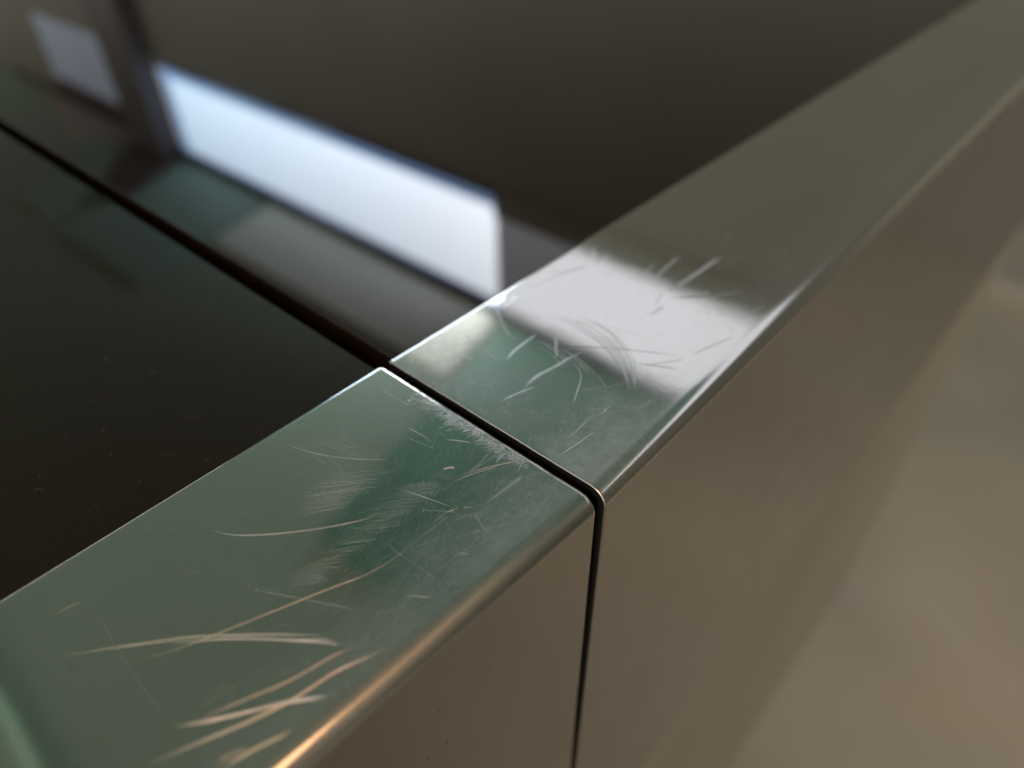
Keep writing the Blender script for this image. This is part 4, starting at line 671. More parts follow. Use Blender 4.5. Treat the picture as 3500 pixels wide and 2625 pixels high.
(-0.6,-12.6,-2.9,-10.8,0.65,0.06),(-0.8,-11.5,-1.2,-11.6,0.47,0.06),(-2.0,-24.6,-1.7,-25.4,0.65,0.06),(-1.2,-23.2,-2.9,-22.5,0.27,0.06),(-1.8,-23.7,-1.6,-24.4,0.45,0.06),
(-1.2,-11.8,-3.2,-11.1,0.56,0.06),(-0.6,-30.2,-2.2,-29.0,0.37,0.06),(-1.3,-25.5,-2.9,-25.1,0.29,0.06),(-0.7,-28.7,-1.2,-28.7,0.62,0.06),(-1.1,-18.7,-2.5,-18.0,0.31,0.06),
(-1.0,-22.1,-1.9,-21.9,0.30,0.06),(-2.2,-24.7,-2.8,-25.0,0.56,0.06),(-1.3,-27.8,-2.8,-26.9,0.53,0.06),(-1.7,-18.9,-2.3,-18.5,0.36,0.06),(-1.1,-16.7,-1.8,-16.3,0.72,0.06),
(-1.8,-27.6,-2.9,-27.2,0.47,0.06),(-1.6,-22.4,-2.4,-21.6,0.28,0.06),(-1.1,-27.4,-1.5,-27.1,0.58,0.06),(-1.3,-27.7,-1.4,-28.0,0.72,0.06),(-1.1,-28.4,-3.2,-26.4,0.74,0.06),
(-1.7,-22.9,-2.0,-23.0,0.57,0.06),(-1.3,-10.9,-1.8,-10.9,0.48,0.06),(-1.6,-27.6,-3.0,-26.4,0.50,0.06),(-2.4,-24.1,-3.2,-23.9,0.53,0.06),(-0.7,-19.8,-1.3,-19.6,0.31,0.06),
(-0.9,-19.0,-3.5,-17.9,0.72,0.06),(-1.2,-13.3,-1.6,-13.5,0.38,0.06),(-0.9,-23.7,-2.6,-22.9,0.54,0.06),(-1.8,-28.5,-0.9,-30.3,0.30,0.06),(-0.5,-13.9,-2.6,-12.8,0.45,0.06),
(-1.6,-24.5,-2.4,-24.9,0.42,0.06),(-1.2,-26.5,-2.8,-25.4,0.29,0.06),(-2.0,-14.2,-1.0,-15.8,0.35,0.06),(-1.0,-18.4,-3.1,-16.7,0.49,0.06),(-1.5,-24.1,-2.7,-22.9,0.53,0.06),
(-2.6,-22.2,-3.2,-22.4,0.72,0.06),(-1.1,-19.5,-3.5,-18.1,0.67,0.06),(-0.9,-20.0,-1.2,-20.3,0.29,0.06),(-1.2,-19.4,-4.5,-17.0,0.47,0.06),(-0.9,-29.6,-3.2,-28.1,0.34,0.06),
(0.4,-14.9,-1.2,-14.1,0.63,0.06),(-1.3,-25.0,-2.5,-23.1,0.29,0.06),(-1.0,-12.1,-2.6,-10.9,0.69,0.06),(-1.7,-16.8,-2.7,-15.7,0.41,0.06),(-1.3,-28.0,-2.1,-27.5,0.64,0.06),
(-1.0,-18.3,-2.8,-17.7,0.63,0.06),(-0.8,-29.1,-2.4,-28.1,0.46,0.06),(-0.7,-13.3,-2.1,-12.3,0.69,0.06),(-1.8,-21.1,-2.8,-20.2,0.63,0.06),(-0.9,-13.1,-2.3,-12.3,0.55,0.06),
(-1.4,-27.9,-2.9,-27.2,0.74,0.06),(-1.6,-17.6,-3.0,-16.4,0.42,0.06),(-0.4,-27.2,-3.2,-24.9,0.55,0.06),(-2.0,-16.9,-1.8,-17.1,0.44,0.06),(-1.6,-14.9,-2.6,-15.3,0.58,0.06),
(-1.3,-18.2,-4.3,-16.3,0.35,0.06),(-0.6,-20.3,-3.0,-18.2,0.43,0.06),(-0.4,-19.7,-1.5,-18.8,0.46,0.06),(-1.1,-27.2,-3.7,-25.4,0.38,0.06),(-1.2,-12.7,-1.7,-12.8,0.48,0.06),
(-1.7,-19.8,-1.7,-21.5,0.50,0.06),(-0.8,-26.1,-2.5,-25.1,0.47,0.06),(-0.9,-10.9,-0.3,-12.3,0.61,0.06),(-1.4,-28.8,-1.1,-29.7,0.60,0.06),(-1.4,-12.2,-2.9,-10.7,0.35,0.06),
(-2.3,-28.0,-2.6,-28.4,0.41,0.06),(-1.4,-12.1,-2.7,-12.1,0.70,0.06),(-1.2,-11.9,-2.3,-11.2,0.66,0.06),(-1.1,-17.6,-2.9,-16.4,0.26,0.06),(-1.7,-26.3,-1.7,-26.4,0.50,0.06),
(-1.1,-24.1,-1.9,-24.0,0.59,0.06),(-1.8,-28.6,-0.6,-30.1,0.65,0.06),(-1.8,-22.7,-2.2,-22.7,0.56,0.06),(-0.9,-12.2,-3.1,-10.3,0.65,0.06),(-0.9,-27.1,-1.8,-26.2,0.63,0.06),
(-2.9,-21.6,-2.2,-22.8,0.71,0.06),(-0.4,-14.2,-3.3,-11.8,0.38,0.06),(-1.8,-18.2,-2.4,-18.4,0.74,0.06),(-1.4,-24.2,-2.5,-23.6,0.67,0.06),(-2.0,-28.4,-0.7,-30.0,0.28,0.06),
(-1.2,-19.1,-1.1,-19.9,0.43,0.06),(-1.2,-17.5,-3.1,-16.1,0.68,0.06),(-1.1,-10.6,-1.5,-10.8,0.37,0.06),(-1.1,-27.6,-1.9,-27.2,0.73,0.06),(-0.4,-12.3,-0.8,-12.0,0.31,0.06),
(-1.9,-21.8,-0.8,-23.1,0.66,0.06),(-1.3,-23.3,-3.5,-21.6,0.29,0.06),(-1.2,-24.5,-2.1,-23.7,0.67,0.06),(-0.1,-19.1,-1.3,-18.1,0.61,0.06),(-2.1,-15.7,-1.5,-17.6,0.51,0.06),
(-1.8,-13.8,-2.9,-13.5,0.68,0.06),(0.0,-27.5,-2.0,-25.6,0.45,0.06),(-1.3,-28.4,-2.5,-27.9,0.64,0.06),(-1.3,-28.1,-0.5,-29.1,0.44,0.06),(-1.2,-19.3,-3.0,-18.9,0.28,0.06),
(-1.0,-13.2,-2.1,-12.9,0.68,0.06),(-2.1,-28.1,-2.5,-28.7,0.58,0.06),(-2.1,-26.6,-3.1,-26.9,0.48,0.06),(-0.6,-27.6,-2.3,-26.2,0.38,0.06),(-0.6,-23.3,-2.8,-21.9,0.49,0.06),
(-0.7,-27.7,-1.5,-27.3,0.63,0.06),(-0.3,-18.9,-2.0,-18.0,0.63,0.06),(-1.9,-10.9,-1.5,-11.7,0.68,0.06),(-0.7,-24.0,-1.8,-23.0,0.60,0.06),(-0.1,-26.6,-2.5,-24.7,0.26,0.06),
(-0.9,-26.6,-1.2,-26.9,0.68,0.06),(-1.0,-26.7,-3.4,-25.4,0.30,0.06),(-1.0,-15.3,-2.2,-14.5,0.30,0.06),(-1.6,-24.3,-7.0,-22.3,0.30,0.04),(-1.6,-25.2,-3.2,-25.8,0.28,0.04),
(-2.1,-24.1,-4.0,-24.8,0.19,0.04),(-1.8,-20.7,-5.8,-20.2,0.13,0.04),(-2.3,-22.6,-2.3,-24.0,0.15,0.04),(-2.2,-24.1,-3.2,-24.8,0.15,0.04),(-1.6,-21.8,-5.8,-20.9,0.22,0.04),
(-1.6,-29.6,-6.5,-28.3,0.22,0.04),(-2.1,-26.4,-4.8,-25.7,0.32,0.04),(-1.8,-24.3,-5.0,-24.0,0.24,0.04),(-1.5,-27.7,-4.7,-26.7,0.29,0.04),(-1.9,-20.4,-2.4,-21.9,0.28,0.04),
(-0.5,-24.1,-2.9,-23.0,0.28,0.04),(-2.3,-23.0,-3.3,-23.6,0.25,0.04),(-0.9,-25.4,-4.9,-24.9,0.26,0.04),(-1.7,-27.9,-4.7,-28.0,0.23,0.04),(-1.3,-21.4,-5.5,-21.2,0.30,0.04),
(-2.0,-25.1,-2.8,-26.4,0.22,0.04),(-1.0,-27.8,-5.1,-26.8,0.27,0.04),(-2.0,-28.8,-3.6,-28.5,0.19,0.04),(-0.8,-28.8,-4.2,-27.1,0.13,0.04),(-1.5,-25.6,-6.7,-23.7,0.29,0.04),
(-0.9,-25.1,-7.1,-21.5,0.30,0.04),(-1.1,-27.8,-4.9,-26.8,0.20,0.04),(-1.4,-23.2,-4.6,-21.3,0.33,0.04),(-1.2,-29.3,-2.9,-28.7,0.13,0.04),(-1.4,-26.5,-5.9,-26.2,0.19,0.04),
(-1.5,-22.8,-2.9,-23.1,0.19,0.04),(-1.2,-26.7,-2.4,-26.4,0.21,0.04),(-1.7,-28.3,-3.8,-28.2,0.26,0.04),(-2.1,-27.2,-2.5,-28.9,0.33,0.04),(-1.3,-21.9,-4.0,-21.7,0.15,0.04),
(-1.7,-26.1,-5.3,-25.9,0.25,0.04),(-1.7,-27.3,-6.7,-25.7,0.15,0.04),(-2.5,-25.0,-2.7,-26.8,0.18,0.04),(-1.0,-29.8,-2.8,-29.3,0.27,0.04),(-1.6,-29.2,-2.9,-28.8,0.17,0.04),
(-1.5,-23.7,-2.6,-24.0,0.15,0.04),(-2.2,-22.1,-4.2,-22.5,0.17,0.04),(-0.3,-25.5,-5.3,-23.0,0.26,0.04),(-0.6,-22.5,-3.4,-20.6,0.30,0.04),(-1.0,-27.6,-3.3,-26.5,0.31,0.04),
(-1.4,-28.0,-4.6,-27.9,0.29,0.04),(-0.9,-25.8,-5.0,-25.0,0.26,0.04),(-1.7,-28.8,-3.5,-28.6,0.31,0.04),(-1.4,-23.0,-4.0,-23.7,0.19,0.04),(-0.9,-27.7,-3.5,-26.6,0.17,0.04),
(-0.1,-22.7,-3.9,-21.0,0.29,0.04),(-1.6,-25.8,-4.7,-25.4,0.33,0.04),(-1.4,-24.0,-3.8,-23.9,0.33,0.04),(-0.7,-27.4,-3.8,-26.6,0.17,0.04),(-0.9,-29.4,-2.5,-28.9,0.24,0.04),
(-1.8,-25.0,-5.3,-24.3,0.27,0.04),(-1.1,-28.3,-4.2,-27.6,0.24,0.04),(-1.1,-21.6,-3.0,-21.4,0.16,0.04),(-0.9,-22.6,-4.0,-21.6,0.25,0.04),(-1.9,-24.9,-5.0,-23.6,0.27,0.04),
(-7.4,-32.9,-4.4,-33.0,0.16,0.04),(-6.8,-30.4,-1.3,-31.8,0.15,0.04),(-4.8,-30.5,-2.0,-31.7,0.16,0.04),(-4.5,-34.3,-0.6,-35.6,0.17,0.04),(-6.4,-32.4,-0.8,-35.8,0.12,0.04),
(-7.8,-31.6,-7.4,-31.9,0.20,0.04),(-3.8,-32.9,-0.9,-32.8,0.17,0.04),(-4.2,-31.2,-0.3,-30.8,0.18,0.04),(-8.8,-27.9,-5.9,-29.1,0.11,0.04),(-7.5,-35.1,-2.1,-37.2,0.17,0.04),
(-7.2,-33.9,-3.8,-34.8,0.14,0.04),(-7.6,-31.4,-4.0,-30.7,0.07,0.04),(-9.8,-31.1,-7.3,-30.7,0.16,0.04),(-5.0,-30.9,-0.9,-31.4,0.12,0.04),(-8.3,-30.1,-5.3,-32.2,0.11,0.04),
(-5.4,-30.1,-3.8,-30.2,0.12,0.04),(-4.7,-31.6,0.3,-33.6,0.16,0.04),(-7.5,-28.5,-3.4,-29.8,0.18,0.04),(-4.8,-32.8,0.9,-33.9,0.08,0.04),(-6.8,-28.2,-6.1,-28.5,0.16,0.04),
(-4.6,-31.9,-1.1,-32.1,0.11,0.04),(-7.8,-31.2,-2.7,-32.2,0.08,0.04),(-8.8,-29.3,-6.5,-29.8,0.16,0.04),(-6.6,-32.8,-2.9,-33.9,0.15,0.04),(-8.7,-26.2,-6.8,-28.2,0.15,0.04),
(-5.9,-32.2,-0.2,-35.4,0.11,0.04),(-4.8,-35.0,-0.6,-36.4,0.18,0.04),(-8.6,-29.8,-5.5,-30.0,0.18,0.04),(-5.4,-33.6,-3.4,-33.7,0.07,0.04),(-4.3,-33.3,-1.3,-33.6,0.09,0.04),
(-8.3,-27.2,-5.5,-28.5,0.16,0.04),(-5.6,-29.3,-5.1,-28.8,0.13,0.04),(-7.4,-29.9,-2.8,-33.2,0.14,0.04),(-9.7,-32.4,-8.9,-33.4,0.14,0.04),(-5.5,-29.2,-2.7,-30.4,0.20,0.04),
(-9.5,-30.3,-7.2,-31.0,0.20,0.04),(-6.7,-31.7,-6.0,-31.1,0.16,0.04),(-6.4,-33.6,-4.1,-33.9,0.10,0.04),(-7.3,-28.3,-3.3,-30.3,0.13,0.04),(-6.8,-33.4,-6.0,-31.7,0.11,0.04),
(-8.6,-31.1,-5.9,-31.9,0.17,0.04),(-8.2,-28.6,-3.6,-29.4,0.12,0.04),(-9.8,-29.7,-8.0,-30.6,0.08,0.04),(-2.2,-34.0,-1.4,-33.1,0.14,0.04),(-8.4,-33.8,-5.9,-34.8,0.14,0.04),
(-9.1,-32.6,-7.9,-32.8,0.12,0.04),(-4.8,-31.9,-0.6,-33.1,0.13,0.04),(-10.1,-31.1,-5.5,-32.5,0.19,0.04),(-9.1,-32.3,-5.5,-32.5,0.14,0.04),(-7.5,-28.5,-3.5,-29.9,0.20,0.04),
(-9.1,-33.6,-6.3,-35.0,0.15,0.04),(-6.3,-33.9,-3.6,-35.8,0.11,0.04),(-8.3,-31.5,-5.4,-31.9,0.19,0.04),(-5.1,-30.9,0.0,-32.2,0.08,0.04),(-4.8,-33.4,-4.2,-32.9,0.14,0.04),
(-11.1,-31.4,-8.7,-32.1,0.17,0.04),(-7.8,-31.6,-5.0,-31.1,0.10,0.04),(-6.1,-30.0,-1.0,-31.3,0.20,0.04),(-5.3,-34.1,-3.5,-35.2,0.20,0.04),(-7.2,-28.6,-2.0,-30.0,0.13,0.04),
(-10.0,-29.6,-7.1,-30.8,0.13,0.04),(-7.7,-35.1,-5.1,-35.8,0.17,0.04),(-8.7,-33.8,-2.6,-36.2,0.12,0.04),(-9.2,-29.5,-6.1,-30.9,0.20,0.04),(-9.2,-30.5,-5.2,-32.5,0.08,0.04),
(-8.6,-28.4,-5.3,-30.2,0.16,0.04),(-9.8,-28.3,-6.3,-28.9,0.10,0.04),(-6.4,-31.8,-1.8,-34.5,0.09,0.04),(-6.8,-29.3,-0.8,-30.6,0.08,0.04),(-10.8,-31.6,-7.7,-32.4,0.10,0.04),
(-4.7,-33.8,-1.5,-34.9,0.08,0.04),(-7.2,-34.1,-3.3,-35.0,0.17,0.04),(-8.1,-31.5,-3.3,-32.8,0.19,0.04),(-5.5,-32.0,-2.2,-33.8,0.09,0.04),(-10.2,-32.6,-5.3,-33.1,0.09,0.04),
(-8.9,-31.1,-5.1,-32.4,0.10,0.04),(-9.7,-28.1,-5.4,-29.9,0.11,0.04),(-5.8,-29.9,-2.2,-31.2,0.14,0.04),(-10.8,-29.4,-5.7,-31.9,0.18,0.04),(-10.6,-31.1,-7.1,-32.8,0.09,0.04),
(-4.0,-31.6,-3.4,-30.6,0.16,0.04),(-10.6,-31.7,-5.9,-33.6,0.14,0.04),(-10.5,-31.1,-9.1,-30.4,0.12,0.04),(-6.5,-35.0,-4.0,-35.5,0.09,0.04),(-7.5,-34.5,-4.8,-35.0,0.12,0.04),
(-5.7,-31.7,-2.8,-32.7,0.08,0.04),(-6.0,-30.9,0.7,-33.1,0.20,0.04),(-6.5,-31.4,-3.1,-32.6,0.18,0.04),(-8.1,-33.7,-5.2,-34.3,0.09,0.04),(-8.5,-26.7,-1.4,-29.0,0.15,0.04),
(-6.9,-28.7,-1.8,-30.7,0.08,0.04),(-3.9,-31.4,1.0,-32.8,0.14,0.04),(-9.8,-29.6,-5.3,-31.4,0.18,0.04),(-7.2,-29.8,-3.8,-32.1,0.14,0.04),(-3.8,-31.8,-0.7,-32.7,0.17,0.04),
(-4.6,-31.9,-2.1,-32.9,0.09,0.04),(-7.9,-28.5,-5.8,-28.8,0.15,0.04),(-10.3,-29.5,-4.9,-31.5,0.08,0.04),(-9.5,-31.5,-7.6,-31.4,0.15,0.04),(-8.1,-29.3,-5.3,-29.6,0.14,0.04),
(-9.2,-28.8,-6.7,-29.9,0.19,0.04),(-5.6,-30.4,-1.9,-32.6,0.10,0.04),(-2.9,-32.6,-1.1,-32.5,0.08,0.04),(-6.3,-30.7,-2.0,-32.1,0.15,0.04),(-10.8,-30.4,-8.6,-31.1,0.14,0.04),
(-7.4,-33.1,-5.5,-34.3,0.08,0.04),(-5.7,-33.1,-0.7,-35.1,0.14,0.04),(-7.4,-29.8,-5.7,-28.7,0.17,0.04),(-7.9,-34.4,-3.1,-35.9,0.13,0.04),(-4.9,-34.0,-2.6,-35.0,0.14,0.04),
(-7.3,-30.1,-4.9,-30.4,0.19,0.04),(-7.5,-31.9,-4.7,-34.1,0.14,0.04),(-6.3,-32.8,-4.0,-32.7,0.09,0.04),(-2.7,-33.0,-2.6,-32.7,0.08,0.04),(6.1,-18.5,10.8,-22.3,0.08,0.04),
(4.5,-21.3,8.3,-24.2,0.22,0.04),(4.4,-22.1,4.9,-22.3,0.12,0.04),(4.2,-20.1,8.1,-21.8,0.14,0.04),(6.1,-22.3,9.0,-23.0,0.15,0.04),(2.7,-20.1,3.7,-20.3,0.15,0.04),
(4.4,-10.6,7.5,-12.4,0.18,0.04),(4.7,-22.7,5.3,-22.9,0.09,0.04),(3.4,-16.4,5.2,-16.4,0.24,0.04),(5.5,-10.5,6.8,-10.7,0.12,0.04),(3.5,-19.3,5.3,-21.1,0.09,0.04),
(5.5,-17.1,5.2,-15.4,0.12,0.04),(3.7,-14.4,3.9,-13.7,0.11,0.04),(4.8,-23.0,4.9,-22.4,0.16,0.04),(10.9,-16.7,13.0,-17.9,0.13,0.04),(3.2,-13.5,6.6,-17.2,0.21,0.04),
(3.0,-15.0,6.1,-17.5,0.10,0.04),(3.5,-13.2,7.1,-16.7,0.21,0.04),(5.7,-17.4,11.0,-20.9,0.18,0.04),(5.7,-16.2,9.7,-19.4,0.23,0.04),(10.6,-18.1,12.9,-20.4,0.22,0.04),
(5.0,-9.7,8.8,-12.3,0.13,0.04),(6.3,-16.5,10.0,-19.7,0.12,0.04),(9.6,-14.9,13.2,-18.1,0.18,0.04),(7.8,-18.3,11.9,-21.2,0.17,0.04),(3.3,-9.5,7.7,-12.7,0.13,0.04),
(0.2,-14.6,1.8,-15.9,0.14,0.04),(6.8,-14.1,10.6,-17.4,0.14,0.04),(8.6,-17.1,13.3,-20.0,0.14,0.04),(4.7,-19.6,5.5,-20.6,0.19,0.04),(2.5,-21.4,4.4,-22.5,0.20,0.04),
(1.4,-18.5,4.4,-20.0,0.11,0.04),(8.1,-15.4,13.4,-19.8,0.21,0.04),(7.3,-14.9,9.8,-16.3,0.10,0.04),(5.9,-20.1,7.3,-20.1,0.19,0.04),(4.5,-21.3,7.7,-22.7,0.12,0.04),
(2.0,-17.8,2.4,-18.9,0.11,0.04),(4.2,-15.0,6.3,-17.3,0.14,0.04),(1.6,-15.9,4.2,-16.9,0.09,0.04),(3.4,-14.9,5.5,-16.0,0.22,0.04),(4.7,-17.1,8.4,-19.0,0.18,0.04),
(6.4,-18.5,10.7,-22.4,0.15,0.04),(10.9,-19.3,11.3,-19.5,0.15,0.04),(4.5,-15.0,7.3,-17.8,0.09,0.04),(2.3,-12.7,6.0,-14.8,0.19,0.04),(9.0,-15.3,11.5,-17.2,0.17,0.04),
(1.3,-18.8,4.0,-21.2,0.18,0.04),(4.7,-16.2,7.9,-18.0,0.18,0.04),(4.4,-13.4,8.1,-17.1,0.23,0.04),(3.2,-13.1,5.4,-14.6,0.14,0.04),(7.3,-15.7,9.3,-16.0,0.23,0.04),
(3.4,-21.9,5.9,-23.3,0.09,0.04),(1.6,-15.4,6.3,-18.9,0.22,0.04),(4.8,-21.0,5.0,-21.8,0.20,0.04),(4.4,-11.7,8.6,-14.6,0.15,0.04),(-0.5,-17.7,1.9,-18.5,0.13,0.04),
(4.4,-21.6,7.8,-24.4,0.24,0.04),(2.5,-11.9,6.2,-13.1,0.10,0.04),(6.2,-19.5,10.1,-23.1,0.11,0.04),(1.9,-17.1,4.0,-18.9,0.12,0.04),(2.5,-19.0,4.9,-20.6,0.14,0.04),
(4.6,-10.6,7.6,-12.9,0.19,0.04),(3.8,-10.5,7.2,-12.3,0.16,0.04),(7.1,-16.5,10.7,-19.5,0.12,0.04),(3.3,-12.2,3.8,-12.2,0.22,0.04),(4.2,-21.8,5.5,-22.2,0.15,0.04),
(6.2,-21.5,7.1,-21.3,0.19,0.04),(-0.0,-14.6,1.7,-16.4,0.22,0.04),(3.1,-21.8,3.2,-20.8,0.17,0.04),(4.5,-17.6,6.5,-18.2,0.12,0.04),(3.7,-11.0,7.4,-14.1,0.15,0.04),
(1.9,-17.3,5.7,-19.0,0.11,0.04),(5.4,-17.8,5.6,-17.8,0.20,0.04),(3.4,-10.6,10.3,-15.8,0.21,0.04),(3.4,-15.1,4.0,-14.6,0.17,0.04),(6.6,-14.6,10.4,-18.3,0.17,0.04),
(4.9,-22.4,7.1,-23.0,0.19,0.04),(8.7,-17.7,11.8,-19.8,0.16,0.04),(0.5,-17.2,2.3,-17.1,0.18,0.04),(8.4,-15.5,9.9,-17.4,0.12,0.04),(9.4,-18.3,11.9,-19.1,0.13,0.04),
(8.2,-14.7,12.6,-18.3,0.24,0.04),(1.4,-17.5,2.3,-18.4,0.14,0.04),(8.6,-18.9,12.0,-21.5,0.14,0.04),(5.6,-17.3,7.9,-19.6,0.18,0.04),(4.9,-14.1,7.8,-16.1,0.12,0.04),
(0.3,-14.2,3.1,-17.1,0.16,0.04),(5.4,-21.4,8.7,-24.2,0.10,0.04),(7.9,-16.3,8.3,-16.0,0.14,0.04),(5.5,-16.7,8.9,-18.2,0.21,0.04),(5.4,-19.7,5.2,-19.5,0.13,0.04),
(8.8,-20.6,8.4,-18.4,0.14,0.04),(3.8,-12.0,7.0,-13.8,0.12,0.04),(7.7,-20.2,10.6,-20.9,0.24,0.04),(4.8,-11.9,8.1,-13.8,0.23,0.04),(7.5,-13.1,11.3,-16.2,0.20,0.04),
(1.0,-14.8,1.3,-15.8,0.20,0.04),(3.4,-19.7,5.1,-20.4,0.22,0.04),(1.9,-13.3,3.4,-14.8,0.19,0.04),(7.7,-20.6,12.1,-24.4,0.13,0.04),(3.1,-20.8,6.2,-23.3,0.15,0.04),
(3.6,-17.7,5.4,-18.5,0.11,0.04),(-0.8,-13.7,3.6,-17.3,0.09,0.04),(8.3,-19.1,10.9,-20.4,0.14,0.04),(5.3,-10.6,8.8,-12.2,0.14,0.04),(5.5,-20.5,8.2,-23.3,0.09,0.04),
(2.6,-16.4,2.8,-16.9,0.15,0.04),(3.7,-11.4,6.0,-12.0,0.11,0.04),(7.4,-15.2,9.7,-16.9,0.13,0.04),(4.2,-17.9,7.4,-21.4,0.23,0.04),(-1.0,-13.8,2.4,-17.8,0.09,0.04),
(3.6,-11.6,5.5,-12.5,0.10,0.04),(5.1,-13.9,8.6,-15.4,0.18,0.04),(5.3,-19.8,7.9,-21.0,0.16,0.04),(27.3,-16.2,28.8,-23.3,0.14,0.04),(24.6,-8.8,27.2,-15.5,0.13,0.04),
(25.4,-9.2,25.4,-13.7,0.17,0.04),(27.4,-14.6,29.4,-21.4,0.10,0.04),(29.9,-19.9,27.7,-23.5,0.16,0.04),(26.6,-13.4,25.3,-16.1,0.12,0.04),(28.6,-18.6,29.3,-24.8,0.11,0.04),
(23.5,-7.2,26.1,-14.6,0.20,0.04),(24.5,-8.7,25.4,-13.1,0.08,0.04),(28.5,-19.2,31.4,-27.8,0.19,0.04),(25.4,-10.9,27.2,-17.5,0.13,0.04),(29.9,-20.6,32.3,-28.8,0.13,0.04),
(26.8,-12.9,27.7,-17.8,0.20,0.04),(24.6,-10.4,29.2,-19.8,0.20,0.04),(27.9,-15.3,28.2,-20.7,0.17,0.04),(26.3,-12.5,28.4,-18.9,0.16,0.04),(29.0,-17.8,28.1,-21.4,0.10,0.04),
(30.8,-21.3,30.3,-26.9,0.19,0.04),(27.1,-15.0,28.6,-21.5,0.18,0.04),(27.9,-16.7,31.2,-25.3,0.17,0.04),(24.2,-8.6,28.4,-17.5,0.09,0.04),(29.2,-19.4,30.4,-26.0,0.13,0.04),
(26.6,-13.2,28.4,-19.9,0.17,0.04),(29.6,-19.8,29.2,-25.3,0.17,0.04),(26.6,-10.9,27.9,-16.9,0.17,0.04),(27.4,-17.2,28.4,-23.2,0.19,0.04),(26.1,-14.2,30.1,-23.8,0.07,0.04),
(29.2,-19.7,30.5,-26.5,0.16,0.04),(26.0,-11.9,26.4,-17.0,0.08,0.04),(25.7,-12.3,28.1,-19.5,0.15,0.04),(29.5,-18.8,29.1,-23.0,0.16,0.04),(27.3,-15.6,27.5,-19.9,0.12,0.04),
(25.8,-12.2,28.5,-20.1,0.13,0.04),(28.8,-18.1,29.0,-22.9,0.08,0.04),(28.7,-18.2,28.4,-22.6,0.16,0.04),(29.0,-17.9,28.1,-21.3,0.10,0.04),(28.4,-18.3,31.2,-26.9,0.09,0.04),
(28.3,-17.3,28.0,-22.1,0.09,0.04),(29.3,-18.5,26.9,-20.6,0.13,0.04),(26.3,-12.2,27.4,-17.9,0.09,0.04),(28.0,-17.4,29.0,-23.6,0.20,0.04),(27.8,-14.6,26.6,-18.0,0.19,0.04),
(27.0,-14.3,28.1,-20.1,0.14,0.04),(25.1,-9.6,25.4,-13.7,0.09,0.04),(27.9,-16.5,28.9,-21.9,0.08,0.04),(25.6,-11.5,27.6,-18.2,0.15,0.04),(25.0,-9.4,28.2,-17.4,0.09,0.04),
(25.3,-10.8,26.2,-16.2,0.12,0.04),(24.7,-9.0,28.2,-16.5,0.20,0.04),(28.1,-16.1,27.9,-20.9,0.14,0.04),(27.8,-14.9,28.4,-20.3,0.13,0.04),(26.9,-12.7,27.3,-17.6,0.14,0.04),
(27.7,-15.8,29.3,-22.6,0.11,0.04),(28.0,-18.8,31.7,-28.2,0.13,0.04),(29.3,-17.6,28.4,-21.1,0.17,0.04),(27.4,-16.2,27.9,-22.0,0.18,0.04),(24.9,-10.1,28.4,-17.8,0.12,0.04),
(27.6,-15.1,27.6,-19.6,0.09,0.04),(25.3,-11.4,26.0,-16.2,0.12,0.04),(29.2,-19.9,28.9,-24.9,0.18,0.04),(30.2,-20.9,30.2,-26.6,0.19,0.04),(29.5,-19.9,30.7,-27.3,0.16,0.04),
(24.7,-9.7,28.4,-17.4,0.08,0.04),(25.9,-11.3,25.8,-15.5,0.20,0.04),(27.4,-14.3,28.4,-20.1,0.09,0.04),(26.1,-12.5,25.7,-16.4,0.12,0.04),(29.1,-17.9,30.9,-25.0,0.12,0.04),
(26.9,-13.2,25.8,-16.4,0.07,0.04),(26.6,-12.8,28.8,-19.8,0.13,0.04),(27.9,-14.9,27.7,-19.6,0.08,0.04),(26.8,-13.4,29.4,-20.8,0.08,0.04),(24.2,-8.2,24.2,-11.9,0.09,0.04),
(27.9,-17.3,28.3,-23.2,0.15,0.04),(26.3,-12.7,27.0,-18.0,0.19,0.04),(28.3,-17.4,29.1,-23.1,0.15,0.04),(25.8,-11.1,27.1,-16.9,0.13,0.04),(23.9,-34.2,27.5,-36.0,0.13,0.04),
(22.0,-36.6,23.2,-35.8,0.06,0.04),(19.0,-32.4,22.7,-34.4,0.13,0.04),(25.7,-34.4,30.7,-37.3,0.15,0.04),(21.0,-32.5,22.6,-32.0,0.07,0.04),(18.1,-32.9,23.5,-36.9,0.14,0.04),
(22.1,-30.0,27.0,-32.8,0.13,0.04),(23.9,-34.8,27.4,-36.2,0.15,0.04),(24.4,-36.0,27.1,-36.4,0.13,0.04),(20.4,-29.1,26.4,-33.9,0.07,0.04),(26.1,-37.6,24.9,-33.4,0.08,0.04),
(18.2,-33.5,22.6,-36.3,0.15,0.04),(27.2,-35.3,24.9,-30.4,0.11,0.04),(20.1,-35.7,21.4,-34.6,0.11,0.04),(20.8,-32.7,25.9,-35.5,0.11,0.04),(19.7,-31.7,23.5,-34.0,0.09,0.04),
(15.5,-32.9,20.0,-36.0,0.11,0.04),(19.6,-33.9,20.8,-32.7,0.08,0.04),(19.6,-35.2,18.5,-31.4,0.14,0.04),(18.1,-32.3,25.4,-38.7,0.14,0.04),(20.6,-39.5,20.2,-36.3,0.07,0.04),
(18.4,-31.3,24.5,-36.1,0.10,0.04),(21.1,-38.9,18.7,-33.8,0.16,0.04),(20.9,-35.5,25.4,-38.4,0.13,0.04),(20.5,-34.3,21.3,-32.9,0.07,0.04),(19.0,-36.8,23.7,-39.8,0.17,0.04),
(24.0,-35.2,23.6,-32.1,0.13,0.04),(22.9,-31.4,23.6,-30.3,0.08,0.04),(18.9,-36.8,20.6,-36.8,0.13,0.04),(19.3,-36.3,23.1,-38.4,0.14,0.04),(22.7,-33.8,22.4,-30.7,0.12,0.04),
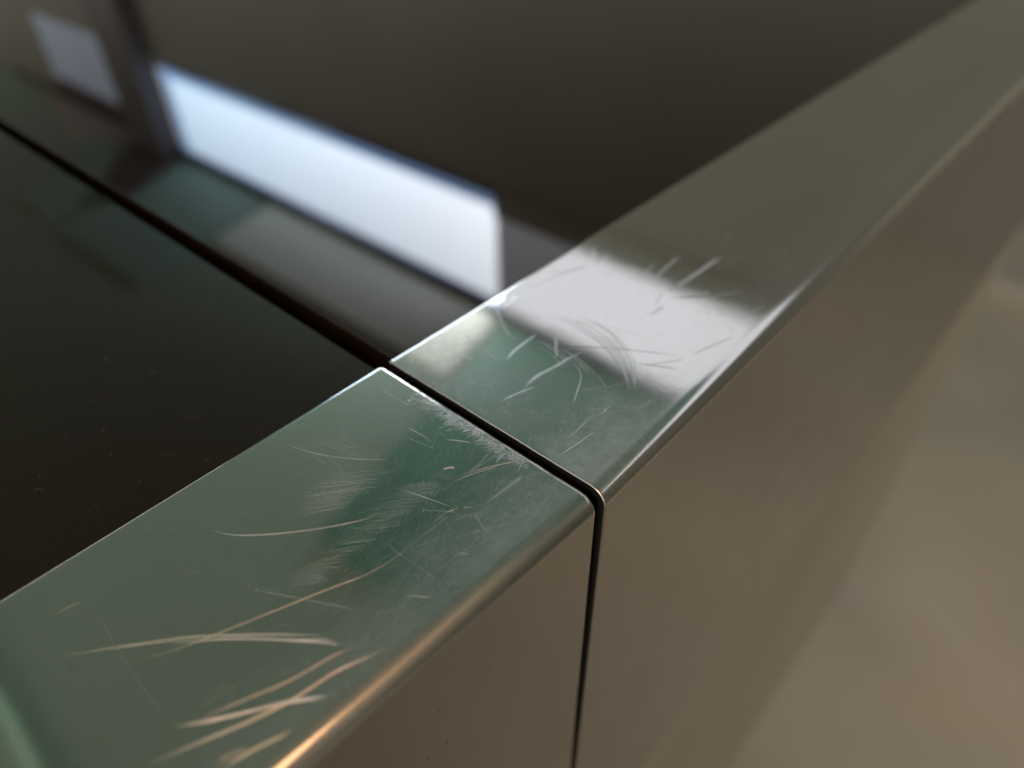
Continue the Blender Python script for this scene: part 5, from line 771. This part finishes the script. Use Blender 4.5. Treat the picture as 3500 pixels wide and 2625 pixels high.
(18.6,-36.6,18.6,-34.4,0.06,0.04),(22.4,-31.9,26.3,-33.9,0.11,0.04),(20.4,-36.5,25.1,-39.0,0.13,0.04),(25.0,-36.2,25.4,-33.6,0.17,0.04),(24.1,-32.2,23.6,-28.7,0.15,0.04),
(21.8,-31.6,23.7,-31.3,0.09,0.04),(23.0,-34.3,25.6,-34.4,0.14,0.04),(18.9,-33.9,23.1,-36.1,0.13,0.04),(18.2,-32.2,24.4,-37.1,0.13,0.04),(24.6,-33.8,25.6,-32.5,0.15,0.04),
(19.6,-29.7,24.5,-32.2,0.15,0.04),(22.1,-36.3,23.0,-34.5,0.13,0.04),(22.6,-35.1,19.6,-29.3,0.08,0.04),(24.2,-31.7,27.1,-32.5,0.14,0.04),(25.5,-35.4,23.1,-30.3,0.14,0.04),
(20.2,-36.4,20.9,-34.8,0.12,0.04),(25.2,-34.8,25.4,-32.9,0.14,0.04),(19.9,-37.5,22.0,-37.3,0.12,0.04),(17.8,-34.9,24.0,-39.7,0.10,0.04),(20.1,-35.4,21.7,-35.1,0.17,0.04),
(27.1,-35.3,24.0,-29.2,0.16,0.04),(18.4,-31.0,22.2,-32.8,0.11,0.04),(17.7,-34.1,24.2,-39.1,0.17,0.04),(21.4,-30.3,26.4,-33.6,0.14,0.04),(17.7,-32.0,22.6,-35.4,0.07,0.04),
(25.1,-32.8,29.8,-35.4,0.12,0.04),(22.1,-35.4,22.5,-33.5,0.13,0.04),(25.1,-35.1,25.3,-32.8,0.17,0.04),(23.0,-37.1,24.6,-36.2,0.16,0.04),(19.1,-35.8,19.4,-33.7,0.12,0.04),
(22.5,-37.4,22.1,-34.7,0.16,0.04),(18.1,-35.9,21.3,-37.0,0.16,0.04),(21.0,-31.5,24.9,-33.6,0.06,0.04),(21.9,-36.1,24.1,-36.2,0.11,0.04),(22.9,-34.6,24.0,-34.2,0.12,0.04),
(22.2,-31.9,24.0,-31.4,0.07,0.04),(19.5,-37.3,22.2,-38.8,0.15,0.04),(23.8,-33.8,25.2,-33.3,0.14,0.04),(22.6,-29.6,26.2,-31.5,0.09,0.04),(19.2,-32.0,23.6,-35.0,0.08,0.04),
(21.5,-34.6,23.4,-34.8,0.14,0.04),(23.9,-36.2,24.7,-34.7,0.11,0.04),(25.9,-35.5,26.8,-33.9,0.14,0.04),(19.0,-35.4,21.9,-36.4,0.17,0.04),(20.5,-33.2,25.1,-36.2,0.15,0.04),
(18.7,-34.4,22.4,-36.7,0.12,0.04),(21.5,-38.5,18.7,-33.1,0.13,0.04),(23.7,-37.1,24.3,-35.2,0.17,0.04),(23.1,-35.3,21.9,-31.0,0.09,0.04),(20.7,-36.2,21.5,-35.2,0.13,0.04),
(23.1,-32.5,29.0,-36.2,0.08,0.04),(16.5,-32.9,22.8,-38.2,0.14,0.04),(18.6,-36.6,19.2,-35.2,0.08,0.04),(19.7,-37.3,20.4,-35.6,0.14,0.04),(21.8,-39.1,21.4,-36.5,0.15,0.04),
(21.3,-31.6,26.1,-35.1,0.17,0.04),(23.4,-36.8,25.0,-36.6,0.17,0.04),(24.0,-36.3,23.0,-32.7,0.07,0.04),(22.5,-37.7,20.5,-33.1,0.14,0.04),(17.9,-35.5,22.2,-37.7,0.16,0.04),
(19.6,-37.8,19.2,-35.4,0.10,0.04),(16.6,-31.6,22.4,-35.9,0.12,0.04),(19.3,-35.5,20.9,-35.0,0.11,0.04),(18.2,-35.5,22.9,-38.7,0.09,0.04),(23.5,-32.6,26.3,-33.5,0.12,0.04),
(21.5,-39.0,20.9,-36.1,0.12,0.04),(18.2,-31.8,23.5,-35.9,0.08,0.04),(21.1,-31.0,25.2,-33.0,0.16,0.04),(22.7,-37.7,23.5,-36.3,0.17,0.04),(20.3,-31.1,23.0,-31.6,0.16,0.04),
(21.4,-31.7,26.1,-34.4,0.09,0.04),(19.6,-34.0,23.8,-36.2,0.07,0.04),(22.9,-30.5,25.4,-30.6,0.13,0.04),(25.7,-33.0,30.1,-36.1,0.14,0.04),(17.9,-32.4,19.9,-32.6,0.17,0.04),
(24.4,-35.6,24.0,-32.5,0.13,0.04),(22.0,-38.3,22.1,-36.5,0.12,0.04),(22.6,-32.8,27.8,-36.3,0.16,0.04),(19.4,-34.0,21.9,-34.6,0.06,0.04),(16.4,-34.7,21.9,-38.5,0.16,0.04),
(20.6,-34.9,19.6,-31.5,0.14,0.04),(22.5,-32.7,25.6,-33.5,0.16,0.04),(18.3,-28.7,24.6,-33.4,0.16,0.04),(23.7,-35.9,25.5,-35.3,0.14,0.04),(23.1,-32.4,26.1,-32.9,0.16,0.04),
(18.8,-33.2,24.2,-37.3,0.11,0.04),(18.9,-31.9,22.1,-33.4,0.10,0.04),(20.6,-30.2,26.5,-34.6,0.14,0.04),(20.8,-29.1,25.4,-32.1,0.14,0.04),(20.3,-31.2,27.8,-37.1,0.12,0.04),
(25.8,-34.3,23.7,-29.2,0.07,0.04),(22.5,-33.5,26.1,-35.3,0.10,0.04),(17.6,-34.4,18.5,-33.1,0.06,0.04),(20.3,-36.7,20.9,-35.0,0.07,0.04),(22.4,-36.4,23.6,-35.3,0.09,0.04),
(16.0,-33.0,21.0,-36.5,0.16,0.04),(22.0,-37.1,20.6,-33.0,0.16,0.04),(19.7,-34.4,21.6,-34.1,0.09,0.04),(20.2,-31.3,23.0,-32.4,0.14,0.04),(23.1,-36.7,24.1,-35.5,0.10,0.04),
(21.7,-31.6,25.3,-33.1,0.08,0.04),(23.1,-34.2,25.2,-34.3,0.12,0.04),]

# ------------------------------------------------------------------ the setting: what the polished surfaces mirror
DX, HZ = 2.0, 1.892            # window wall and ceiling
fl = tag(mesh_obj('floor', [(-3, -4, -.95), (6, -4, -.95), (6, 9, -.95), (-3, 9, -.95)], [(0, 1, 2, 3)], M['floor']), kind='structure')

wl = tag(box('wall', (DX + .02, -3.05, -.95), (DX + .12, 9.0, 1.235), M['wall']), kind='structure')
box('lintel', (DX + .02, -3.05, 1.8885), (DX + .12, 9.0, HZ - .001), M['dark'], wl)
box('pier', (DX + .02, 5.4, 1.73), (DX + .12, 6.999, 1.888), M['dark'], wl)
box('pier', (DX + .02, 7.0, 1.2355), (DX + .12, 9.0, 1.888), M['wall'], wl)
fw = tag(box('wall', (-1.0, -3.2, -.95), (6.0, -3.1, HZ + .025), M['wall']), kind='structure')

cl = tag(box('ceiling', (-1.6, -3.5, HZ + .03), (DX + .12, 9.0, HZ + .10), M['ceil']), kind='structure')


def slab(name, poly, z0, z1, mat, parent):
    n = len(poly)
    V = [(x, y, z0) for x, y in poly] + [(x, y, z1) for x, y in poly]
    F = [tuple(range(n)), tuple(range(2 * n - 1, n - 1, -1))] + [(i, i + n, (i + 1) % n + n, (i + 1) % n) for i in range(n)]
    return mesh_obj(name, V, F, mat, parent)


slab('ceiling_panel', [(1.98, 1.80), (.63, 1.46), (.62, -1.2), (1.98, -1.2)], HZ, HZ + .028, M['green'], cl)
slab('ceiling_panel', [(1.98, 1.87), (1.52, 1.76), (1.50, 3.66), (1.98, 3.80)], HZ, HZ + .028, M['cream'], cl)
slab('ceiling_panel', [(1.98, 3.86), (1.5, 3.72), (1.0, 3.55), (.98, 4.50), (1.55, 4.60), (1.98, 4.84)], HZ, HZ + .028, M['green_b'], cl)
slab('ceiling_panel', [(1.86, 5.55), (1.70, 5.75), (1.45, 5.40), (1.0, 5.2), (1.0, 4.72), (1.45, 4.95)], HZ, HZ + .028, M['green_b'], cl)
slab('ceiling_panel', [(1.98, 5.62), (1.75, 5.80), (1.70, 6.25), (1.98, 7.2)], HZ, HZ + .028, M['blush'], cl)
box('batten', (-.350, -1.0, HZ - .01), (-.330, 4.0, HZ + .028), M['pale'], cl)

win = tag(empty('window', (DX, 1.88, 1.24)), 'long high window band with one bright pane, mirrored in the black panel', 'window', kind='thing')


def wbox(name, lo, hi, mat):
    L = win.location
    return box(name, [lo[i] - L[i] for i in range(3)], [hi[i] - L[i] for i in range(3)], mat, win)


# window glow cut into strips; brightness and blueness stepped to paint a sky gradient
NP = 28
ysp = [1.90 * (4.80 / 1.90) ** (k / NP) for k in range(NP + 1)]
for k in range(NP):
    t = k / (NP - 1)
    pm = emitter('sky_gradient_strip', (.86 - .22 * t, .92 - .10 * t, 1.0), 10.6 - 6.2 * t ** .85)
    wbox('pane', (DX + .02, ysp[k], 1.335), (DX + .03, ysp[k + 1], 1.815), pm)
wbox('blue_fringe_glow', (DX + .023, 1.885, 1.272), (DX + .033, 4.90, 1.334), M['fringe'])  # added glowing strips paint the blue fringe around the bright panes
wbox('blue_fringe_glow', (DX + .0235, 4.801, 1.335), (DX + .0335, 4.90, 1.816), M['fringe'])
wbox('blue_fringe_glow', (DX + .023, 1.885, 1.817), (DX + .033, 4.90, 1.841), M['fringe'])
bl = wbox('blind', (DX + .021, -2.2, 1.36), (DX + .031, 1.875, 1.86), M['blind'])
tag(bl, 'pale translucent blind lowered over one pane')
wbox('pane', (DX + .022, 5.42, .90), (DX + .032, 7.0, 1.728), M['dim'])
wbox('frame', (DX + .004, -2.2, 1.842), (DX + .018, 8.0, 1.888), M['dark'])
wbox('frame', (DX + .0, 1.886, 1.235), (DX + .018, 4.9, 1.270), M['dark'])
wbox('sill', (DX + .0, -2.2, 1.235), (DX + .034, 1.8855, 1.359), M['wall'])
col = tag(box('column', (DX - .12, 4.93, -.95), (DX + .015, 5.40, HZ - .003), M['post']),
          'dark square column beside the bright window, seen mirrored', 'column', kind='thing')
slab('beam', [(1.878, 5.42), (1.878, 4.86), (1.53, 4.66), (1.30, 4.64), (1.48, 4.93)], HZ - .04, HZ - .001, M['dark'], col)

# cabinet that carries the counter
cab = tag(empty('counter_base', (0, 0, -.95)), 'dark brown base under the steel edged counter', 'counter')
box('carcass', (-1.2, -0.022, 0), (0.80, 0.55, .93), M['cabinet'], cab)
box('core', (-1.2, -0.0375, .9305), (2.2, 0.60, .9415), M['void'], cab)

# ------------------------------------------------------------------ steel edge trims
W, RAD, T, RIN = 40.0, 2.6, 1.2, 0.45      # width, outer radius, sheet thickness, inner edge radius (mm)
FH = 150.0
GAP = 0.72                                   # half the joint


def profile(w):
    """outer outline from the turned-down inner edge over the top and down the front; (y, z) in mm plus slot"""
    pts = [(0.0, -7.0), (0.0, -3.0), (0.0, -.75)]
    roll = [(90, 0), (80, .05), (65, .05), (50, .05), (36, .05), (24, .05), (17, .05), (13.5, .05), (12, .08), (10.5, .10), (9, .10), (7.5, .08), (4, .06), (1.2, .05)]
    ry, rz = [0.0], [0.0]
    for ang, seg in roll[1:]:
        a = math.radians(ang)
        ry.append(ry[-1] - seg * math.cos(a)); rz.append(rz[-1] + seg * math.sin(a))
    top = rz[-1]
    pts += [(yy, zz - top) for yy, zz in zip(ry, rz)]
    RI = -ry[-1]
    pts.append((-RI - .05, 0))
    n = 150
    for k in range(1, n):
        pts.append((-RI - .05 - (w - RAD - RI - .1) * k / n, 0))
    pts.append((-(w - RAD) + .05, 0))
    for k in range(0, 25):
        a = math.radians(90 + k * 90 / 24)
        pts.append((-(w - RAD) + RAD * math.cos(a), -RAD + RAD * math.sin(a)))
    pts.append((-w, -RAD - .05))
    for k in range(1, 60):
        pts.append((-w, -RAD - .05 - (FH - RAD) * (k / 59) ** 1.5))
    return pts


def inset(pts, d):
    out = []
    for i, p in enumerate(pts):
        a = Vector(pts[max(0, i - 1)]); b = Vector(pts[min(len(pts) - 1, i + 1)])
        t = (b - a).normalized()
        nrm = Vector((-t.y, t.x))          # points to the inside of the bend
        out.append((p[0] + nrm.x * d, p[1] + nrm.y * d))
    return out


def make_trim(name, sgn, xend, taper, rough_edge):
    root = empty(name, (0, 0, 0))
    b = 0.30
    x0 = sgn * GAP
    xs = [(x0, .30), (x0 + sgn * .03, .20), (x0 + sgn * .08, .13), (x0 + sgn * .14, .085), (x0 + sgn * .22, .055), (x0 + sgn * .30, .037), (x0 + sgn * .38, .022), (x0 + sgn * .46, .010), (x0 + sgn * .54, .002), (x0 + sgn * .60, 0.0), (x0 + sgn * .66, 0.0)]
    if sgn > 0:
        xs = [(x0 + (x - x0) * .55, d * .55) for x, d in xs]
    span = xend - x0
    nx = 190
    for k in range(1, nx + 1):
        xs.append((x0 + sgn * .7 + (span - sgn * .7) * (k / nx) ** (1.0 if sgn < 0 else 2.2), 0.0))
    V, F, MI = [], [], []
    nprof = None
    ringidx = []
    for x, d in xs:
        w = W - 0.25 - taper * abs(x) if taper else W
        pr = profile(w)
        ins = inset(pr, d) if d else pr
        row = []
        wob = .035 * noise.noise(Vector((x * .8, 0, sgn))) + .03 * max(0, noise.noise(Vector((x * .23, 4, sgn))) - .35) * 6
        wob = -abs(wob) if abs(x) < 90 else 0
        for i, (y, z) in enumerate(ins):
            jx = 0.0
            if abs(x - x0) < .4:
                q = Vector((pr[i][0] * .9, pr[i][1] * .9, sgn * 5))
                jx = .045 * noise.noise(q * .35) + rough_edge * (noise.noise(q * 2.1) * .5 + noise.noise(q * 5.3) * .5)
            if 2 < i < 18:
                y += wob
            row.append(len(V))
            V.append(((x + jx) * MM, y * MM, z * MM))
        ringidx.append(row)
        nprof = len(row)
    # slot: top or front
    pr = profile(W)
    split = next(i for i, p in enumerate(pr) if p[0] <= -W + .001)
    split -= 1
    for a, c in zip(ringidx[:-1], ringidx[1:]):
        for i in range(nprof - 1):
            f = (a[i], a[i + 1], c[i + 1], c[i])
            F.append(f if sgn > 0 else f[::-1])
            MI.append(1 if i >= split else 0)
    # inner skin so that the joint shows the sheet's thickness
    inn = []
    for x in (x0, x0 + sgn * 6.0):
        w = W - 0.25 - taper * abs(x) if taper else W
        pr = inset(profile(w), T)
        row = []
        for (y, z) in pr:
            row.append(len(V)); V.append((x * MM, y * MM, z * MM))
        inn.append(row)
    for (a, c) in ((inn[0], ringidx[0]), (inn[1], inn[0])):
        for i in range(nprof - 1):
            f = (a[i], a[i + 1], c[i + 1], c[i])
            F.append(f if sgn > 0 else f[::-1])
            MI.append(2)
    sh = mesh_obj('bent_sheet', V, F, [M['steel'], M['front'], M['void']], root, smooth=True, mat_idx=MI)
    sh.data.update()
    return root


trim_n = make_trim('steel_edging', -1, -150.0, 0.050, 0.05)
tag(trim_n, 'scratched steel edge strip on the lower left, nearer side of the joint', 'edge trim', 'steel edge strips of the counter', 'thing')
trim_f = make_trim('steel_edging', 1, 1500.0, 0.0, 0.02)
tag(trim_f, 'scuffed steel edge strip running to the upper right, mirroring the white window blind', 'edge trim', 'steel edge strips of the counter', 'thing')

# ------------------------------------------------------------------ black glossy panels
PG = 1.7
for sgn, x1, lab in ((-1, -500, 'dark glossy black panel left of the joint, with fine lint'), (1, 1500, 'glossy black panel above the joint, mirroring the bright window')):
    lo = (min(sgn * PG, x1) * MM, 0.03 * MM, -6.5 * MM)
    hi = (max(sgn * PG, x1) * MM, 0.60, -0.32 * MM)
    pn = box('black_panel', lo, hi, M['black'], bevel=0.00012)
    tag(pn, lab, 'panel', 'black panels of the counter top', 'thing')
    if sgn < 0:
        panel_near = pn

# ------------------------------------------------------------------ scratches
def catmull(pts, step):
    P = [Vector((p[0], p[1])) for p in pts]
    if len(P) == 2:
        n = max(2, int((P[1] - P[0]).length / step))
        return [P[0].lerp(P[1], k / n) for k in range(n + 1)]
    Q = [P[0] * 2 - P[1]] + P + [P[-1] * 2 - P[-2]]
    out = []
    for i in range(1, len(Q) - 2):
        n = max(2, int((Q[i + 1] - Q[i]).length / step))
        for k in range(n):
            t = k / n
            a, b, c, d = Q[i - 1], Q[i], Q[i + 1], Q[i + 2]
            out.append(0.5 * ((2 * b) + (c - a) * t + (2 * a - 5 * b + 4 * c - d) * t * t + (3 * b - a - 3 * c + d) * t ** 3))
    out.append(P[-1])
    return out


def inside(p, near):
    if near and p.x > -GAP - .32: return False
    if not near and p.x < GAP + .32: return False
    w = W - .25 - .05 * abs(p.x) if near else W
    return -(w - RAD) + .1 < p.y < -.9


def set_depth(o, vals):
    at = o.data.attributes.new('depth', 'FLOAT', 'POINT')
    at.data.foreach_set('value', vals)


def ridge(V, F, D, line, width, op, slope=0.95, seg=6):
    """a shallow burr with rounded section, tapered ends; edges sit just inside the sheet"""
    n = len(line)
    base = len(V)
    for i, p in enumerate(line):
        t = (line[min(n - 1, i + 1)] - line[max(0, i - 1)])
        if t.length < 1e-6: t = Vector((1, 0))
        t.normalize()
        nr = Vector((-t.y, t.x))
        s = i / (n - 1)
        tp = min(1.0, s / .26 + .02, (1 - s) / .16 + .02)
        w = width * (.35 + .65 * tp)
        h = w * .5 * slope * .62
        for k in range(seg + 1):
            u = -1 + 2 * k / seg
            q = p + nr * (u * w / 2)
            V.append((q.x * MM, q.y * MM, (h * (1 - u * u) - .0035) * MM))
            D.append(op * tp)
    for i in range(n - 1):
        for k in range(seg):
            a = base + i * (seg + 1) + k
            F.append((a, a + seg + 1, a + seg + 2, a + 1))


def mean_x(pts):
    return sum(p[0] for p in pts) / len(pts)


for pts, width, op, strands in SCRATCHES:
    if mean_x(pts) < 0:
        width *= .48
    else:
        width = max(.13, width * .78); op = min(1, op * 1.3)
    strands = strands if strands > 1 or width < .2 else 2
    mean = sum(p[0] for p in pts) / len(pts)
    near = mean < 0
    line = catmull(pts, .45)
    V, F, D = [], [], []
    for s in range(strands):
        off = 0 if strands == 1 else (s / (strands - 1) - .5) * width * .8
        wv = width if strands == 1 else width / strands * random.uniform(.7, 1.15)
        a = int(random.uniform(0, .12) * len(line)) if s else 0
        b = len(line) - (int(random.uniform(0, .12) * len(line)) if s else 0)
        sub = []
        ph = random.uniform(0, 50)
        for i in range(a, b):
            p = line[i]
            t = (line[min(len(line) - 1, i + 1)] - line[max(0, i - 1)])
            if t.length < 1e-6: t = Vector((1, 0))
            t.normalize()
            q = p + Vector((-t.y, t.x)) * (off + .03 * noise.noise(Vector((i * .12, ph, 0))))
            if inside(q, near):
                sub.append(q)
        if len(sub) > 2:
            ridge(V, F, D, sub, wv, min(1, op * random.uniform(.75, 1.0) * (1 if near else 1.25)), slope=.95 if near else random.uniform(.22, .42))
    if V:
        o = mesh_obj('scratch', V, F, M['scratch'], trim_n if near else trim_f, smooth=True)
        set_depth(o, D)

hv = {True: ([], [], []), False: ([], [], [])}


def hair(x0, y0, x1, y1, op, w, bend=0.0, slope=.85):
    if x0 > 0 or (x0 > -14 and random.random() < .5): slope = min(slope, random.uniform(.25, .45))
    if x0 > 0: op = min(1, op * 1.7)
    a, b = Vector((x0, y0)), Vector((x1, y1))
    near = (a.x + b.x) < 0
    t = b - a
    if t.length < .05: return
    nr = Vector((-t.y, t.x)).normalized()
    n = 6
    line = []
    for k in range(n + 1):
        s = k / n
        line.append(a.lerp(b, s) + nr * bend * t.length * 4 * s * (1 - s))
    line = [p for p in line if inside(p, near)]
    if len(line) > 2:
        V, F, D = hv[near]
        ridge(V, F, D, line, w, op, slope=slope, seg=4)


for h in HAIRLINES:
    hair(*h, bend=random.gauss(0, .01))
# random handling marks, densest near the joint and the front edge
for k in range(6400):
    near = random.random() < .62
    x = -abs(random.gauss(0, 20)) - 1 if near else abs(random.gauss(0, 18)) + 1
    y = -36.5 + abs(random.gauss(0, 9.5))
    if y > -1: continue
    l = random.choice((.5, .9, 1.6, 3.0, 6.0, 9.0)) * random.uniform(.5, 1.2)
    a = random.choice((.45, -.35, .1, random.uniform(0, 3.1))) + random.gauss(0, .15)
    hair(x, y, x + l * math.cos(a), y + l * math.sin(a), random.uniform(.07, .50), random.uniform(.014, .034), random.gauss(0, .02))
# lighter marks further along the far strip
for k in range(420):
    x, y = random.uniform(30, 190), random.uniform(-36, -2)
    l, a = random.uniform(.8, 7.0), random.gauss(.3, .5)
    hair(x, y, x + l * math.cos(a), y + l * math.sin(a), random.uniform(.05, .3), random.uniform(.03, .08), random.gauss(0, .03))
# ragged scuffs along the joint
for k in range(430):
    y = random.uniform(-30, -9)
    d = abs(random.gauss(0, .35 + 3.2 * max(0, noise.noise(Vector((y * .55, 3, 0))) + .1)))
    x = -GAP - .45 - d
    a = math.pi / 2 + random.gauss(.5, .5)
    l = random.uniform(.3, 1.3)
    hair(x, y, x + l * math.cos(a), y + l * math.sin(a), random.uniform(.4, 1.0) / (1 + d * .25), random.uniform(.05, .12), random.gauss(0, .05), slope=.28)
for near, root in ((True, trim_n), (False, trim_f)):
    V, F, D = hv[near]
    o = mesh_obj('fine_scratches', V, F, M['hair'], root, smooth=True)
    set_depth(o, D)
    tag(o, kind='stuff')


# ------------------------------------------------------------------ lint and specks
def squiggle(V, F, x, y, z, size, w):
    a = random.uniform(0, 6.28)
    p = Vector((x, y))
    pts = [p.copy()]
    turn = random.gauss(0, .5)
    for k in range(7):
        a += turn + random.gauss(0, .35)
        p = p + Vector((math.cos(a), math.sin(a))) * size / 7
        pts.append(p.copy())
    base = len(V)
    for i, q in enumerate(pts):
        t = (pts[min(7, i + 1)] - pts[max(0, i - 1)]).normalized()
        nr = Vector((-t.y, t.x)) * w / 2 * (1 if 0 < i < 7 else .3)
        V += [((q.x - nr.x) * MM, (q.y - nr.y) * MM, (z + .004) * MM), (q.x * MM, q.y * MM, (z + .02) * MM), ((q.x + nr.x) * MM, (q.y + nr.y) * MM, (z + .004) * MM)]
    for i in range(7):
        for k in (0, 1):
            a0 = base + i * 3 + k
            F.append((a0, a0 + 3, a0 + 4, a0 + 1))


for name, root, z, n, rx, ry, sz in (('lint', panel_near, -.32, 240, (-150, -4), (1, 90), (.5, 1.9)), ('lint', trim_n, 0, 110, (-60, -3), (-36, -1), (.3, 1.5)), ('lint', trim_f, 0, 130, (2, 120), (-36, -2), (.3, 1.3))):
    V, F = [], []
    for k in range(n):
        squiggle(V, F, random.uniform(*rx), random.uniform(*ry) if root is not panel_near else 1 + abs(random.gauss(0, 35)), z, random.uniform(*sz), random.uniform(.02, .045))
    o = mesh_obj(name, V, F, M['lint'], root)
    if root is panel_near:
        o.name = 'lint'
    tag(o, kind='stuff')

# specks of dirt on the front of the near strip
V, F = [], []
for k in range(26):
    x, z = random.uniform(-60, -2), -random.uniform(5, 60)
    n, s = 7, random.uniform(.05, .14)
    base = len(V)
    V.append((x * MM, (-W + .25 + .05 * abs(x) - .05) * MM, z * MM))
    for i in range(n):
        a = i * 6.2832 / n
        r = s * random.uniform(.6, 1.2)
        V.append(((x + r * math.cos(a)) * MM, (-W + .25 + .05 * abs(x) + .002) * MM, (z + r * math.sin(a) * 1.5) * MM))
    for i in range(n):
        F.append((base, base + 1 + i, base + 1 + (i + 1) % n))
tag(mesh_obj('dirt_specks', V, F, M['void'], trim_n), kind='stuff')

scene.render.resolution_x = 1024
scene.render.resolution_y = 768
